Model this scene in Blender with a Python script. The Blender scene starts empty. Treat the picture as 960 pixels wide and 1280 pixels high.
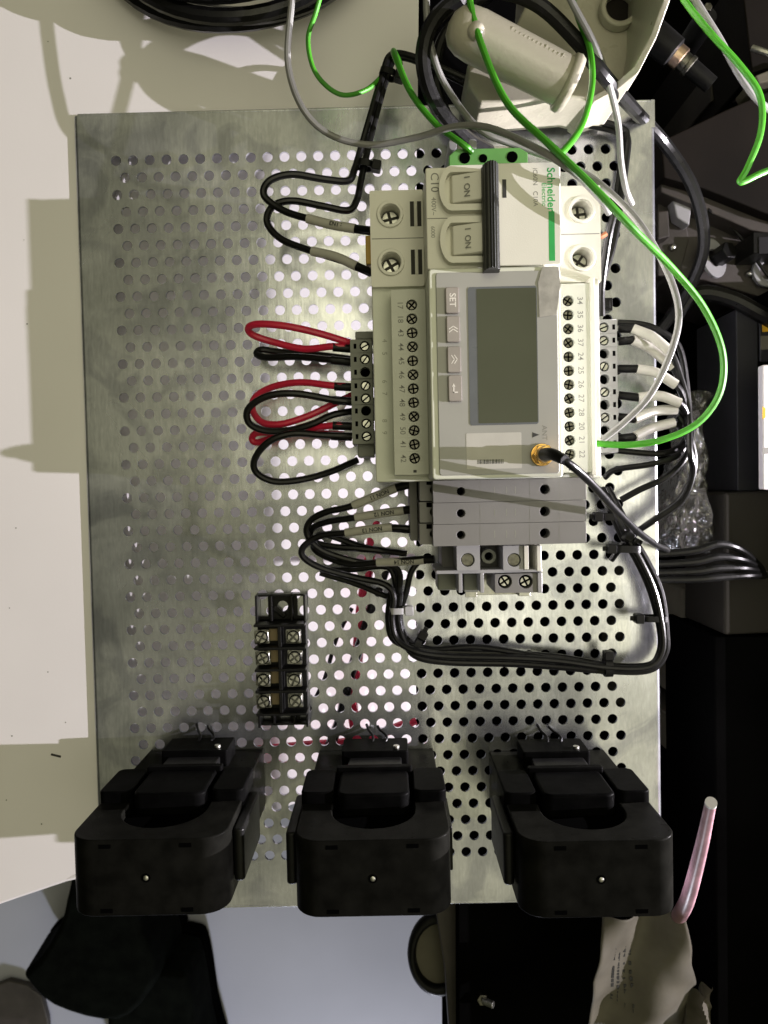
import bpy, bmesh, math, random
from mathutils import Matrix, Vector, Euler, noise
random.seed(7)
MM = 0.001
S = bpy.context.scene
COL = S.collection
# ------------------------------------------------------------------ camera
CAMH = 340.0
cam_rot = Euler((math.radians(-1.9), math.radians(0.3), math.radians(-1.25)), 'XYZ')
cd = bpy.data.cameras.new('camera'); cam = bpy.data.objects.new('camera', cd); COL.objects.link(cam)
cam.location = (0, 0, CAMH*MM); cam.rotation_euler = cam_rot
cd.sensor_fit = 'VERTICAL'; cd.sensor_height = 36; cd.sensor_width = 27; cd.lens = 27
cd.clip_start = 0.01; cd.clip_end = 20
cd.dof.use_dof = True; cd.dof.focus_distance = 0.29; cd.dof.aperture_fstop = 26
S.camera = cam
# ------------------------------------------------------------------ world, lamps and added fill lights
w = bpy.data.worlds.new("World"); S.world = w; w.use_nodes = True
nt = w.node_tree; bg = nt.nodes['Background']
tc = nt.nodes.new('ShaderNodeTexCoord'); sx = nt.nodes.new('ShaderNodeSeparateXYZ'); cr = nt.nodes.new('ShaderNodeValToRGB')
mr = nt.nodes.new('ShaderNodeMapRange'); mr.inputs['From Min'].default_value = -1; mr.inputs['From Max'].default_value = 1
nt.links.new(tc.outputs['Generated'], sx.inputs[0]); nt.links.new(sx.outputs['X'], mr.inputs[0]); nt.links.new(mr.outputs[0], cr.inputs[0])
e = cr.color_ramp.elements
e[0].position = 0.25; e[0].color = (0.10, 0.098, 0.066, 1); e[1].position = 0.85; e[1].color = (0.46, 0.43, 0.28, 1)
m_ = cr.color_ramp.elements.new(0.5); m_.color = (0.46, 0.437, 0.275, 1); m_ = cr.color_ramp.elements.new(0.62); m_.color = (0.72, 0.68, 0.44, 1)
zr = nt.nodes.new('ShaderNodeMapRange'); zr.inputs['From Min'].default_value = 0.25; zr.inputs['From Max'].default_value = 0.9; zr.inputs['To Min'].default_value = 0.3; zr.inputs['To Max'].default_value = 1.45
nt.links.new(sx.outputs['Z'], zr.inputs[0]); vm = nt.nodes.new('ShaderNodeVectorMath'); vm.operation = 'SCALE'; nt.links.new(cr.outputs[0], vm.inputs[0]); nt.links.new(zr.outputs[0], vm.inputs['Scale'])
nt.links.new(vm.outputs[0], bg.inputs[0]); bg.inputs[1].default_value = 0.56

def lamp(name, loc, power, radius, col):
    l = bpy.data.lights.new(name, 'POINT'); l.energy = power; l.shadow_soft_size = radius; l.color = col
    o = bpy.data.objects.new(name, l); o.location = [c*MM for c in loc]; COL.objects.link(o); return o
lamp('work_lamp', (1400, -60, 690), 114, 0.005, (1.0, 0.92, 1.0))
lamp('under_plate_fill', (500, -30, 2), 52, 0.002, (1.0, 0.93, 0.98))  # added light behind the plate, so the sheet shows bright through its holes
lamp('floor_fill', (-60, -1400, -230), 25, 0.05, (0.86, 0.88, 1.0))  # added fill that brightens the floor below the plate
al = bpy.data.lights.new('ceiling_lamp', 'AREA'); al.shape = 'RECTANGLE'; al.size = 0.7; al.size_y = 0.5; al.energy = 1.6; al.color = (1.0, 0.95, 0.74)
ao = bpy.data.objects.new('ceiling_lamp', al); ao.location = (0.5, -0.15, 1.5); ao.rotation_euler = (math.radians(-5), math.radians(18), 0); COL.objects.link(ao)
al2 = bpy.data.lights.new('overhead_fill', 'AREA'); al2.shape = 'SQUARE'; al2.size = 0.26; al2.energy = 0.32; al2.color = (1.0, 0.95, 0.66)  # added soft fill that lifts the shaded side of the devices
ao2 = bpy.data.objects.new('overhead_fill', al2); ao2.location = (0.03, 0.15, 0.45); ao2.rotation_euler = (math.radians(-12), math.radians(3), 0); COL.objects.link(ao2)
S.view_settings.view_transform = 'Standard'; S.view_settings.look = 'None'; S.view_settings.exposure = 0.0; S.view_settings.gamma = 1
S.cycles.use_denoising = True; S.cycles.max_bounces = 8; S.cycles.sample_clamp_indirect = 4

# ------------------------------------------------------------------ helpers
RM = cam_rot.to_matrix(); CO = Vector((0, 0, CAMH))
def ray(u, v): return RM @ Vector(((u-480)/960, (640-v)/960, -1.0))
def P(u, v, h=0.0):
    d = ray(u, v); t = (h-CAMH)/d.z; p = CO+d*t; return Vector((p.x, p.y, h))
def rect(u0, v0, u1, v1, h):
    um, vm = (u0+u1)/2, (v0+v1)/2
    return P(u0, vm, h).x, P(u1, vm, h).x, P(um, v1, h).y, P(um, v0, h).y
PAN = (Vector((0.2, 0, 1)).normalized(), Vector((-137, 0, -3.5)))
def PP(u, v):
    d = ray(u, v); n, q = PAN; t = (q-CO).dot(n)/d.dot(n); return CO+d*t
def ppx(p):  # projected pixel scale helper
    return 960/(CAMH-p)

def rrect(x0, x1, y0, y1, r, n=5):
    r = min(r, (x1-x0)/2-1e-4, (y1-y0)/2-1e-4); o = []
    for cx, cy, a0 in ((x1-r, y1-r, 0), (x0+r, y1-r, 90), (x0+r, y0+r, 180), (x1-r, y0+r, 270)):
        for i in range(n+1):
            a = math.radians(a0+90*i/n); o.append((cx+r*math.cos(a), cy+r*math.sin(a)))
    return o
def catmull(pts, sub=8):
    pts = [Vector(p) for p in pts]
    if len(pts) < 3: return pts
    q = [pts[0]*2-pts[1]]+pts+[pts[-1]*2-pts[-2]]; out = []
    for i in range(1, len(q)-2):
        a, b, c, d = q[i-1], q[i], q[i+1], q[i+2]
        for k in range(sub):
            t = k/sub
            out.append(0.5*((2*b)+(c-a)*t+(2*a-5*b+4*c-d)*t*t+(3*b-3*c+d-a)*t**3))
    out.append(pts[-1]); return out

class MB:
    def __init__(s): s.v = []; s.f = []; s.m = []; s.M = Matrix.Identity(4)
    def add(s, vs, fs, m=0):
        b = len(s.v); s.v += [s.M @ Vector(p) for p in vs]; s.f += [[b+i for i in f] for f in fs]; s.m += [m]*len(fs); return s
    def box(s, x0, x1, y0, y1, z0, z1, m=0):
        vs = [(x, y, z) for z in (z0, z1) for y in (y0, y1) for x in (x0, x1)]
        return s.add(vs, [(0, 2, 3, 1), (4, 5, 7, 6), (0, 1, 5, 4), (2, 6, 7, 3), (0, 4, 6, 2), (1, 3, 7, 5)], m)
    def openbox(s, x0, x1, y0, y1, z0, z1, m=0):
        vs = [(x, y, z) for z in (z0, z1) for y in (y0, y1) for x in (x0, x1)]
        return s.add(vs, [(0, 2, 3, 1), (0, 1, 5, 4), (2, 6, 7, 3), (0, 4, 6, 2), (1, 3, 7, 5)], m)
    def prism(s, poly, z0, z1, m=0, taper=0):
        n = len(poly); cx = sum(p[0] for p in poly)/n; cy = sum(p[1] for p in poly)/n
        top = [(cx+(x-cx)*(1-taper), cy+(y-cy)*(1-taper), z1) for x, y in poly]
        vs = [(x, y, z0) for x, y in poly]+top
        return s.add(vs, [list(range(n-1, -1, -1)), list(range(n, 2*n))]+[[i, (i+1) % n, n+(i+1) % n, n+i] for i in range(n)], m)
    def cyl(s, x, y, r, z0, z1, n=20, m=0, r2=None):
        r2 = r if r2 is None else r2
        vs = [(x+r*math.cos(2*math.pi*i/n), y+r*math.sin(2*math.pi*i/n), z0) for i in range(n)]+[(x+r2*math.cos(2*math.pi*i/n), y+r2*math.sin(2*math.pi*i/n), z1) for i in range(n)]
        return s.add(vs, [list(range(n-1, -1, -1)), list(range(n, 2*n))]+[[i, (i+1) % n, n+(i+1) % n, n+i] for i in range(n)], m)
    def annulus(s, outer, inner, z0, z1, m=0):
        n = len(outer); vs = [(x, y, z0) for x, y in outer]+[(x, y, z0) for x, y in inner]+[(x, y, z1) for x, y in outer]+[(x, y, z1) for x, y in inner]; fs = []
        for i in range(n):
            j = (i+1) % n
            fs += [[2*n+i, 2*n+j, 3*n+j, 3*n+i], [i, n+i, n+j, j], [i, j, 2*n+j, 2*n+i], [n+i, 3*n+i, 3*n+j, n+j]]
        return s.add(vs, fs, m)
    def ring(s, x, y, r, ri, z0, z1, n=24, m=0):
        c = [(math.cos(2*math.pi*i/n), math.sin(2*math.pi*i/n)) for i in range(n)]
        return s.annulus([(x+r*a, y+r*b) for a, b in c], [(x+ri*a, y+ri*b) for a, b in c], z0, z1, m)
    def lathe(s, prof, n=32, m=0):      # prof: list of (r, z) about the z axis at 0,0
        vs = [(r*math.cos(2*math.pi*i/n), r*math.sin(2*math.pi*i/n), z) for r, z in prof for i in range(n)]; fs = []
        for k in range(len(prof)-1):
            for i in range(n):
                j = (i+1) % n; fs.append([k*n+i, k*n+j, (k+1)*n+j, (k+1)*n+i])
        fs.append(list(range(n-1, -1, -1))); b = (len(prof)-1)*n; fs.append([b+i for i in range(n)])
        return s.add(vs, fs, m)
    def tube(s, pts, r, n=10, m=0, sub=8, rv=None):
        c = catmull(pts, sub) if sub else [Vector(p) for p in pts]
        N = len(c); t = [(c[min(i+1, N-1)]-c[max(i-1, 0)]).normalized() for i in range(N)]
        up = Vector((0, 0, 1)) if abs(t[0].z) < .9 else Vector((1, 0, 0)); a = t[0].cross(up).normalized(); vs = []
        for i in range(N):
            a = (a-t[i]*a.dot(t[i])).normalized(); b = t[i].cross(a)
            rr = rv(i/(N-1)) if rv else r
            vs += [c[i]+(a*math.cos(2*math.pi*k/n)+b*math.sin(2*math.pi*k/n))*rr for k in range(n)]
        fs = [[i*n+k, i*n+(k+1) % n, (i+1)*n+(k+1) % n, (i+1)*n+k] for i in range(N-1) for k in range(n)]
        fs += [list(range(n-1, -1, -1)), [(N-1)*n+k for k in range(n)]]
        return s.add(vs, fs, m)
    def cell(s, x0, x1, y0, y1, cx, cy, r, z, depth, n=16, m=0, mw=None, floor=None, back=False):
        vs = []; ring = []
        for i in range(n):
            a = 2*math.pi*i/n+math.pi/4; c, q = math.cos(a), math.sin(a); k = max(abs(c), abs(q)); c2, q2 = c/k, q/k
            bx = cx+(x1-cx)*c2 if c2 > 0 else cx+(cx-x0)*c2; by = cy+(y1-cy)*q2 if q2 > 0 else cy+(cy-y0)*q2
            vs.append((bx, by, z)); ring.append((cx+r*c, cy+r*q))
        vs += [(a, b, z) for a, b in ring]+[(a, b, z-depth) for a, b in ring]
        fs = [[i, (i+1) % n, n+(i+1) % n, n+i] for i in range(n)]; fw = [[n+i, n+(i+1) % n, 2*n+(i+1) % n, 2*n+i] for i in range(n)]
        s.add(vs, fs, m); b = len(s.v)-len(vs)
        s.f += [[b+i for i in f] for f in fw]; s.m += [m if mw is None else mw]*len(fw)
        if floor is not None: s.f.append([b+2*n+i for i in range(n)]); s.m.append(floor)
        if back:
            vb = [(vs[i][0], vs[i][1], z-depth) for i in range(n)]; b2 = len(s.v); s.v += [s.M @ Vector(p) for p in vb]
            s.f += [[b2+i, b+2*n+i, b+2*n+(i+1) % n, b2+(i+1) % n] for i in range(n)]; s.m += [m]*n
        return s
    def mesh(s, name, mats, off=Vector((0, 0, 0)), weld=False, angle=35):
        me = bpy.data.meshes.new(name); me.from_pydata([tuple((p-off)*MM) for p in s.v], [], s.f)
        for mt in (mats if isinstance(mats, (list, tuple)) else [mats]): me.materials.append(mt)
        me.polygons.foreach_set('material_index', s.m)
        bm = bmesh.new(); bm.from_mesh(me)
        if weld: bmesh.ops.remove_doubles(bm, verts=bm.verts, dist=1e-6)
        bmesh.ops.recalc_face_normals(bm, faces=bm.faces); bm.to_mesh(me); bm.free()
        me.polygons.foreach_set('use_smooth', [True]*len(me.polygons)); me.set_sharp_from_angle(angle=math.radians(angle)); me.update(); return me
    def build(s, name, mats, parent=None, bevel=0, weld=False, seg=2, angle=35, **tags):
        off = wl(parent) if parent else Vector((0, 0, 0))
        o = bpy.data.objects.new(name, s.mesh(name, mats, off, weld or bevel > 0, angle)); COL.objects.link(o)
        if parent: o.parent = parent
        if bevel:
            b = o.modifiers.new('bevel', 'BEVEL'); b.width = bevel*MM; b.segments = seg; b.limit_method = 'ANGLE'; b.angle_limit = math.radians(40); b.harden_normals = True
        for k, t in tags.items(): o[k] = t
        return o
def wl(o):
    p = Vector((0, 0, 0))
    while o: p += Vector(o.location)/MM; o = o.parent
    return p
def thing(name, label, cat, x, y, z, group=None):
    o = bpy.data.objects.new(name, None); o.empty_display_size = .005; o.location = (x*MM, y*MM, z*MM); COL.objects.link(o)
    o['label'] = label; o['category'] = cat
    if group: o['group'] = group
    return o
def inst(mesh, name, parent, x, y, z, rz=0):
    o = bpy.data.objects.new(name, mesh); COL.objects.link(o); o.parent = parent
    o.location = (Vector((x, y, z))-wl(parent))*MM; o.rotation_euler = (0, 0, rz); return o
def tag(o, label, cat, group=None):
    o['label'] = label; o['category'] = cat
    if group: o['group'] = group
    return o
def text(s, x, y, z, size, rot, mat, parent, name='lettering', ext=0.01, sx=1.0, bold=0.0, R=None):
    c = bpy.data.curves.new(name, 'FONT'); c.body = s; c.size = size*MM; c.align_x = 'CENTER'; c.align_y = 'CENTER'; c.extrude = ext*MM; c.offset = bold*MM; c.resolution_u = 3
    t = bpy.data.objects.new('tmp', c); COL.objects.link(t)
    bpy.context.view_layer.update()
    me = bpy.data.meshes.new_from_object(t.evaluated_get(bpy.context.evaluated_depsgraph_get())); bpy.data.objects.remove(t); bpy.data.curves.remove(c)
    me.materials.clear(); me.materials.append(mat)
    o = bpy.data.objects.new(name, me); COL.objects.link(o); o.parent = parent
    o.location = (Vector((x, y, z))-wl(parent))*MM; o.scale = (sx, 1, 1)
    o.rotation_euler = R if R else (0, 0, math.radians(rot)); return o

# ------------------------------------------------------------------ materials
def mat(name, col, rough=.5, metal=0., var=.06, scale=150., bump=.0, bscale=600., spec=.5, col2=None, rvar=.08, coat=0., alpha=None, trans=0.):
    m = bpy.data.materials.new(name); m.use_nodes = True; t = m.node_tree; b = t.nodes['Principled BSDF']; L = t.links.new
    tc = t.nodes.new('ShaderNodeTexCoord'); n = t.nodes.new('ShaderNodeTexNoise'); n.inputs['Scale'].default_value = scale; n.inputs['Detail'].default_value = 5
    gp = t.nodes.new('ShaderNodeNewGeometry')
    L(gp.outputs['Position'], n.inputs['Vector'])
    r = t.nodes.new('ShaderNodeValToRGB'); c2 = col2 or [max(0, c*(1-var*2.2)) for c in col]; c1 = [min(1, c*(1+var)) for c in col] if col2 is None else col
    r.color_ramp.elements[0].position = .3; r.color_ramp.elements[1].position = .7
    r.color_ramp.elements[0].color = (*c2, 1); r.color_ramp.elements[1].color = (*c1, 1); L(n.outputs['Fac'], r.inputs[0]); L(r.outputs[0], b.inputs['Base Color'])
    mr = t.nodes.new('ShaderNodeMapRange'); mr.inputs['To Min'].default_value = max(.02, rough-rvar); mr.inputs['To Max'].default_value = min(1, rough+rvar)
    n2 = t.nodes.new('ShaderNodeTexNoise'); n2.inputs['Scale'].default_value = scale*2.3; n2.inputs['Detail'].default_value = 4; L(gp.outputs['Position'], n2.inputs['Vector'])
    L(n2.outputs['Fac'], mr.inputs[0]); L(mr.outputs[0], b.inputs['Roughness'])
    b.inputs['Metallic'].default_value = metal; b.inputs['Specular IOR Level'].default_value = spec
    if coat: b.inputs['Coat Weight'].default_value = coat; b.inputs['Coat Roughness'].default_value = .08
    if trans: b.inputs['Transmission Weight'].default_value = trans
    if alpha is not None: b.inputs['Alpha'].default_value = alpha
    if bump:
        n3 = t.nodes.new('ShaderNodeTexNoise'); n3.inputs['Scale'].default_value = bscale; n3.inputs['Detail'].default_value = 3; L(gp.outputs['Position'], n3.inputs['Vector'])
        bp = t.nodes.new('ShaderNodeBump'); bp.inputs['Strength'].default_value = bump; bp.inputs['Distance'].default_value = .0002; L(n3.outputs['Fac'], bp.inputs['Height']); L(bp.outputs[0], b.inputs['Normal'])
    return m
def plate_mat():
    m = bpy.data.materials.new('galvanised_steel'); m.use_nodes = True; t = m.node_tree; b = t.nodes['Principled BSDF']; L = t.links.new
    g = t.nodes.new('ShaderNodeNewGeometry')
    def nz(scale, detail, stretch=(1, 1, 1), dist=0.):
        mp = t.nodes.new('ShaderNodeMapping'); mp.inputs['Scale'].default_value = stretch; L(g.outputs['Position'], mp.inputs[0])
        n = t.nodes.new('ShaderNodeTexNoise'); n.inputs['Scale'].default_value = scale; n.inputs['Detail'].default_value = detail; n.inputs['Distortion'].default_value = dist; L(mp.outputs[0], n.inputs['Vector']); return n
    def ramp(src, stops):
        r = t.nodes.new('ShaderNodeValToRGB'); r.color_ramp.elements[0].position = stops[0][0]; r.color_ramp.elements[0].color = (*stops[0][1], 1)
        r.color_ramp.elements[1].position = stops[1][0]; r.color_ramp.elements[1].color = (*stops[1][1], 1); L(src, r.inputs[0]); return r
    def mix(a, c, f=None, mode='MULTIPLY', fac=1.0):
        x = t.nodes.new('ShaderNodeMix'); x.data_type = 'RGBA'; x.blend_type = mode; x.inputs[0].default_value = fac
        if f: L(f, x.inputs[0])
        L(a, x.inputs[6]); L(c, x.inputs[7]); return x.outputs[2]
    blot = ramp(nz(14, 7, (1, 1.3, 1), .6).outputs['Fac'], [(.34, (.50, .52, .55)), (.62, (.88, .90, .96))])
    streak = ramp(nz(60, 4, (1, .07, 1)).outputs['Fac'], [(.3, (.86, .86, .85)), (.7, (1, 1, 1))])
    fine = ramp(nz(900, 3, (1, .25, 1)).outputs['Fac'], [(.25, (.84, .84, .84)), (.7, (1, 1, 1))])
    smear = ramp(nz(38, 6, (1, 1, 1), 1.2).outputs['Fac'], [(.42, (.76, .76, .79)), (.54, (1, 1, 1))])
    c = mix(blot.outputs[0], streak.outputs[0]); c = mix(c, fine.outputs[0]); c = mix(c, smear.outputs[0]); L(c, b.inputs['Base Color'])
    mr = t.nodes.new('ShaderNodeMapRange'); mr.inputs['To Min'].default_value = .14; mr.inputs['To Max'].default_value = .36
    L(nz(22, 6, (1, .6, 1), .8).outputs['Fac'], mr.inputs[0]); L(mr.outputs[0], b.inputs['Roughness'])
    b.inputs['Metallic'].default_value = .93
    bp = t.nodes.new('ShaderNodeBump'); bp.inputs['Strength'].default_value = .16; bp.inputs['Distance'].default_value = .0004
    L(nz(300, 5, (1, .12, 1)).outputs['Fac'], bp.inputs['Height'])
    bp2 = t.nodes.new('ShaderNodeBump'); bp2.inputs['Strength'].default_value = .28; bp2.inputs['Distance'].default_value = .0015
    L(nz(16, 3).outputs['Fac'], bp2.inputs['Height']); L(bp.outputs[0], bp2.inputs['Normal']); L(bp2.outputs[0], b.inputs['Normal'])
    return m
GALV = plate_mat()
WHITE = mat('white_enamel', (.84, .815, .825), .45, var=.025, scale=9, bump=.12, bscale=900, rvar=.1)
GREYM = mat('mid_grey_plastic', (.20, .20, .19), .5, var=.03, scale=90, bump=.2, bscale=2500)
BLACKM = mat('deep_black_plastic', (.003, .003, .003), .4, var=.2, spec=.1, bump=.3, bscale=3000)
CREAM = mat('cream_plastic', (.74, .73, .65), .42, var=.02, scale=60, bump=.25, bscale=2500)
METERC = mat('meter_housing_plastic', (.68, .70, .60), .45, var=.025, scale=60, bump=.25, bscale=2500)
STRIPC = mat('terminal_strip_plastic', (.55, .56, .49), .45, var=.025, scale=80, bump=.2, bscale=2500)
FACE = mat('grey_label_face', (.33, .33, .31), .32, var=.03, scale=40)
RELAY = mat('grey_relay_plastic', (.20, .195, .19), .5, var=.03, scale=70, bump=.2, bscale=2500)
GREYC = mat('grey_connector_plastic', (.20, .21, .18), .5, var=.04, scale=90, bump=.2, bscale=2500)
GREYL = mat('light_grey_plastic', (.34, .34, .35), .45, var=.03, scale=90, bump=.2, bscale=2500)
DGREY = mat('dark_grey_plastic', (.045, .045, .042), .5)
BLACK = mat('black_plastic', (.006, .006, .006), .38, bump=.35, bscale=3000, var=.2, spec=.2)
CTB = mat('black_moulded_plastic', (.007, .007, .006), .30, bump=.2, bscale=3500, var=.2, spec=.08)
DARK = mat('dark_recess', (.0015, .0015, .0015), .9, spec=0.)
WELL = mat('screw_well', (.05, .048, .042), .7, spec=.2)
METAL = mat('screw_steel', (.55, .55, .50), .38, 1., var=.15, scale=400, rvar=.12)
OLDM = mat('dull_screw_steel', (.17, .165, .14), .38, 1., var=.25, scale=500, rvar=.12)
GOLD = mat('brass', (.75, .48, .16), .25, 1., var=.12, scale=600)
WIRE = mat('black_wire_sheath', (.007, .007, .007), .3, var=.15, scale=300, bump=.15, bscale=900, spec=.26)
GWIRE = mat('green_wire_sheath', (.05, .27, .014), .36, var=.06, scale=200, bump=.1)
GRWIRE = mat('grey_wire_sheath', (.20, .20, .19), .4, var=.05, scale=200, bump=.1)
RWIRE = mat('red_wire_sheath', (.60, .014, .055), .38, var=.06, scale=200, bump=.1)
SLEEVE = mat('marker_sleeve_vinyl', (.42, .41, .36), .45, var=.04, scale=300, bump=.2, bscale=900)
INK = mat('black_ink', (.03, .03, .03), .6)
GINK = mat('grey_print', (.20, .20, .18), .6)
EMB = mat('moulded_number', (.34, .35, .28), .5)
GREEN = mat('green_print', (.02, .38, .08), .5)
GPE = mat('green_terminal_plastic', (.13, .36, .09), .45, var=.04, bump=.2, bscale=2500)
YEL = mat('yellow_plastic', (.62, .36, .02), .4)
LCD = mat('lcd_glass', (.055, .062, .037), .22, var=.05, scale=25, coat=0., spec=.25)
LCDB = mat('lcd_border', (.07, .08, .105), .3, coat=.2)
PAPER = mat('sticker_paper', (.52, .51, .47), .5, var=.03)
TAPE = mat('grey_tape', (.38, .37, .33), .7, var=.1, scale=250, bump=.6, bscale=500)
BEIGE = mat('cast_beige_paint', (.42, .40, .32), .3, var=.05, scale=40, bump=.5, bscale=700)
BROWN = mat('dark_brown_paint', (.010, .0075, .006), .6, var=.2, scale=25, bump=.3, spec=.15)
BROWNL = mat('worn_grey_brown_steel', (.05, .042, .036), .5, var=.2, scale=30, bump=.3)
TAN = mat('tan_painted_post', (.15, .14, .105), .75, var=.12, scale=30, spec=.15)
SLATE = mat('dark_grey_paint', (.020, .020, .023), .5, var=.1, scale=30, spec=.2)
BOXG = mat('grey_cover', (.022, .020, .016), .7, var=.08, scale=15, spec=.15)
FLOOR = mat('blue_grey_floor', (.46, .47, .56), .6, var=.04, scale=6, bump=.1)
MBLACK = mat('machine_black', (.0025, .0025, .0025), .9, var=.2, scale=20, spec=.0)
CLOTH = mat('black_leather', (.005, .006, .005), .8, var=.2, scale=60, bump=.6, bscale=400, spec=.1)
PINK = mat('pink_sleeving', (.36, .21, .24), .4, var=.15, scale=120, bump=.2)
TAGP = mat('crumpled_tag_paper', (.13, .12, .092), .75, var=.12, scale=60, bump=.6, bscale=250)
DULL = mat('washer_steel', (.34, .34, .31), .34, 1., var=.5, scale=500, rvar=.15, bump=.5, bscale=500)
COPPER = mat('copper', (.6, .25, .14), .4, 1.)

for m_i, v_i in ((CTB, 1.06), (BLACKM, 1.06), (CLOTH, 1.06)):
    b_ = m_i.node_tree.nodes['Principled BSDF']; b_.inputs['IOR'].default_value = v_i; b_.inputs['Specular IOR Level'].default_value = .5

# ------------------------------------------------------------------ setting
mb = MB(); mb.add([(-1500, -1500, -640), (1500, -1500, -640), (1500, 1500, -640), (-1500, 1500, -640)], [(0, 1, 2, 3)])
mb.build('floor', FLOOR, kind='structure')

# white enamelled panel the plate lies against
XB = -137.0
def PL(u, v):      # the visible left part is level, the part behind the plate falls away to the right
    p = P(u, v, -2.3)
    return p if p.x <= XB+6 else PP(u, v)
cb = P(118, 640, -2.3).x
ytop = P(118, 155, -2.3).y
left = [P(-60, -60, -2.3), P(524, -60, -2.3), Vector((P(522, 155, -2.3).x, ytop, -2.3)), Vector((cb, ytop, -2.3)), Vector((cb, P(116, 1087, -2.3).y, -2.3)), P(80, 1100, -2.3), P(-60, 1148, -2.3)]
PAN = (Vector((0.15, 0, 1)).normalized(), Vector((cb, 0, -11)))
dn = Vector((0, 0, 8.7)); right = [left[3]-dn, PP(521, 158), PP(520, 300), PP(520, 951), PP(330, 1018), left[4]-dn]
n = PAN[0]
pan = thing('enamelled_sheet', 'white enamelled metal sheet lying behind the perforated plate, at the left of the photo', 'metal sheet', *P(40, 600, -2.3))
def sheet(pts, nm, nn): m = MB(); k = len(pts); m.add([tuple(p) for p in pts]+[tuple(p-nn*1.2) for p in pts], [list(range(k)), list(range(2*k-1, k-1, -1))]+[[i, k+i, k+(i+1) % k, (i+1) % k] for i in range(k)]); m.build(nm, WHITE, pan)
sheet(left, 'level_sheet', Vector((0, 0, 1))); sheet(right, 'sloping_sheet', n); m = MB(); m.box(cb-1.2, cb, left[4].y, left[3].y, -11, -2.4); m.build('added_step', WHITE, pan)  # step added so the sheet looks darker through the left holes
zz = Vector((0, 0, 1.6)); mb = MB(); mb.tube([left[6]-zz, left[5]-zz, left[4]-zz, PP(330, 1019)-zz], 1.5, 8, sub=2); mb.build('rolled_edge', WHITE, pan)
for u, v, r in ((88, 98, .4), (60, 52, .25), (34, 405, .35), (15, 920, .35), (82, 903, .3), (8, 1000, .3), (20, 660, .3), (60, 840, .3), (52, 1030, .35), (30, 300, .2), (12, 760, .25)):
    p = P(u, v, -2.3); mb = MB(); mb.cyl(p.x, p.y, r, -2.35, -2.2, 7); mb.build('dirt_speck', GINK, pan)
mb = MB(); a, b = P(64, 943, -2.2), P(76, 946, -2.2); mb.tube([a, (a+b)/2, b], .5, 6, sub=2); mb.build('dark_scratch', INK, pan)

# ------------------------------------------------------------------ perforated plate
c0 = P(148, 203); xl = P(105, 400).x; xr = P(819, 640).x; yt = P(456, 136).y; yb = P(470, 1129).y
pitch = 7.37; prow = (P(145, 201).y-P(150, 1073).y)/42
plate = thing('perforated_mounting_plate', 'large galvanised steel mounting plate with staggered round holes, dulled by smears', 'mounting plate', (xl+xr)/2, (yt+yb)/2, -1.5)
mb = MB(); X0 = P(145, 201).x; Y0 = P(145, 201).y
slope = 0.0
ax0 = X0-pitch*.5; ax1 = X0+pitch*30.0
for j in range(43):
    cy = Y0-j*prow; sh = (j % 2)*pitch*.5
    for i in range(30):
        cx = X0+i*pitch+sh; mb.cell(cx-pitch/2, cx+pitch/2, cy-prow/2, cy+prow/2, cx, cy, 2.22, 0, 1.4, 16, back=True)
    if j % 2: mb.add([(ax0, cy-prow/2, 0), (ax0+pitch/2, cy-prow/2, 0), (ax0+pitch/2, cy+prow/2, 0), (ax0, cy+prow/2, 0)], [(0, 1, 2, 3)])
    else: mb.add([(ax1-pitch/2, cy-prow/2, 0), (ax1, cy-prow/2, 0), (ax1, cy+prow/2, 0), (ax1-pitch/2, cy+prow/2, 0)], [(0, 1, 2, 3)])
by1 = Y0+prow/2; by0 = Y0-42.5*prow
def quad(x0, x1, y0, y1, z=0): mb.add([(x0, y0, z), (x1, y0, z), (x1, y1, z), (x0, y1, z)], [(0, 1, 2, 3)])
quad(xl, ax0, by0, by1); quad(ax1, xr, by0, by1); quad(xl, xr, by1, yt); quad(xl, xr, yb, by0)
quad(xl, xr, yb, yt, -1.4) if False else None
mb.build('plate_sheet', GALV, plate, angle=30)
def strip_bend(sign, xe, depth, y0, y1, r=1.6):
    m = MB(); pr = []
    for i in range(7):
        a = math.pi/2*i/6; pr.append((xe+sign*r*math.sin(a), -r+r*math.cos(a)))
    pr.append((xe+sign*r, -depth)); inn = [(x-sign*1.2*(0 if i == 0 else 1), z-1.2*(1 if i < 4 else .2)) for i, (x, z) in enumerate(pr)]
    vs = [(x, y, z) for y in (y0, y1) for x, z in pr]; k = len(pr)
    m.add(vs, [[i, i+1, k+i+1, k+i] for i in range(k-1)])
    pr2 = [(x-sign*1.3, z if i > 5 else -1.3) for i, (x, z) in enumerate(pr)]
    m.add([(x, y, z) for y in (y0, y1) for x, z in pr2], [[i, i+1, k+i+1, k+i] for i in range(5, k-1)])
    m.add([(pr[-1][0], y0, -depth), (pr[-1][0]-sign*1.3, y0, -depth), (pr[-1][0]-sign*1.3, y1, -depth), (pr[-1][0], y1, -depth)], [(0, 1, 2, 3)])
    return m
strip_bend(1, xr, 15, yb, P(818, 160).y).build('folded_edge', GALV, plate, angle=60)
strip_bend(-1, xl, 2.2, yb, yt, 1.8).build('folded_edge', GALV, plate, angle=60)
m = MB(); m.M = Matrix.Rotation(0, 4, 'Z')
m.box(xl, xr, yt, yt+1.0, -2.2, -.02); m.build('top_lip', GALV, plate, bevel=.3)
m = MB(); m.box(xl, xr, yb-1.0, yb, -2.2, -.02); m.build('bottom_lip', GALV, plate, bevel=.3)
m = MB(); m.box(xr+.01, xr+1.6, P(818, 160).y+.3, yt+.9, -1.3, -.05); m.build('corner_tab', GALV, plate)

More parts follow.
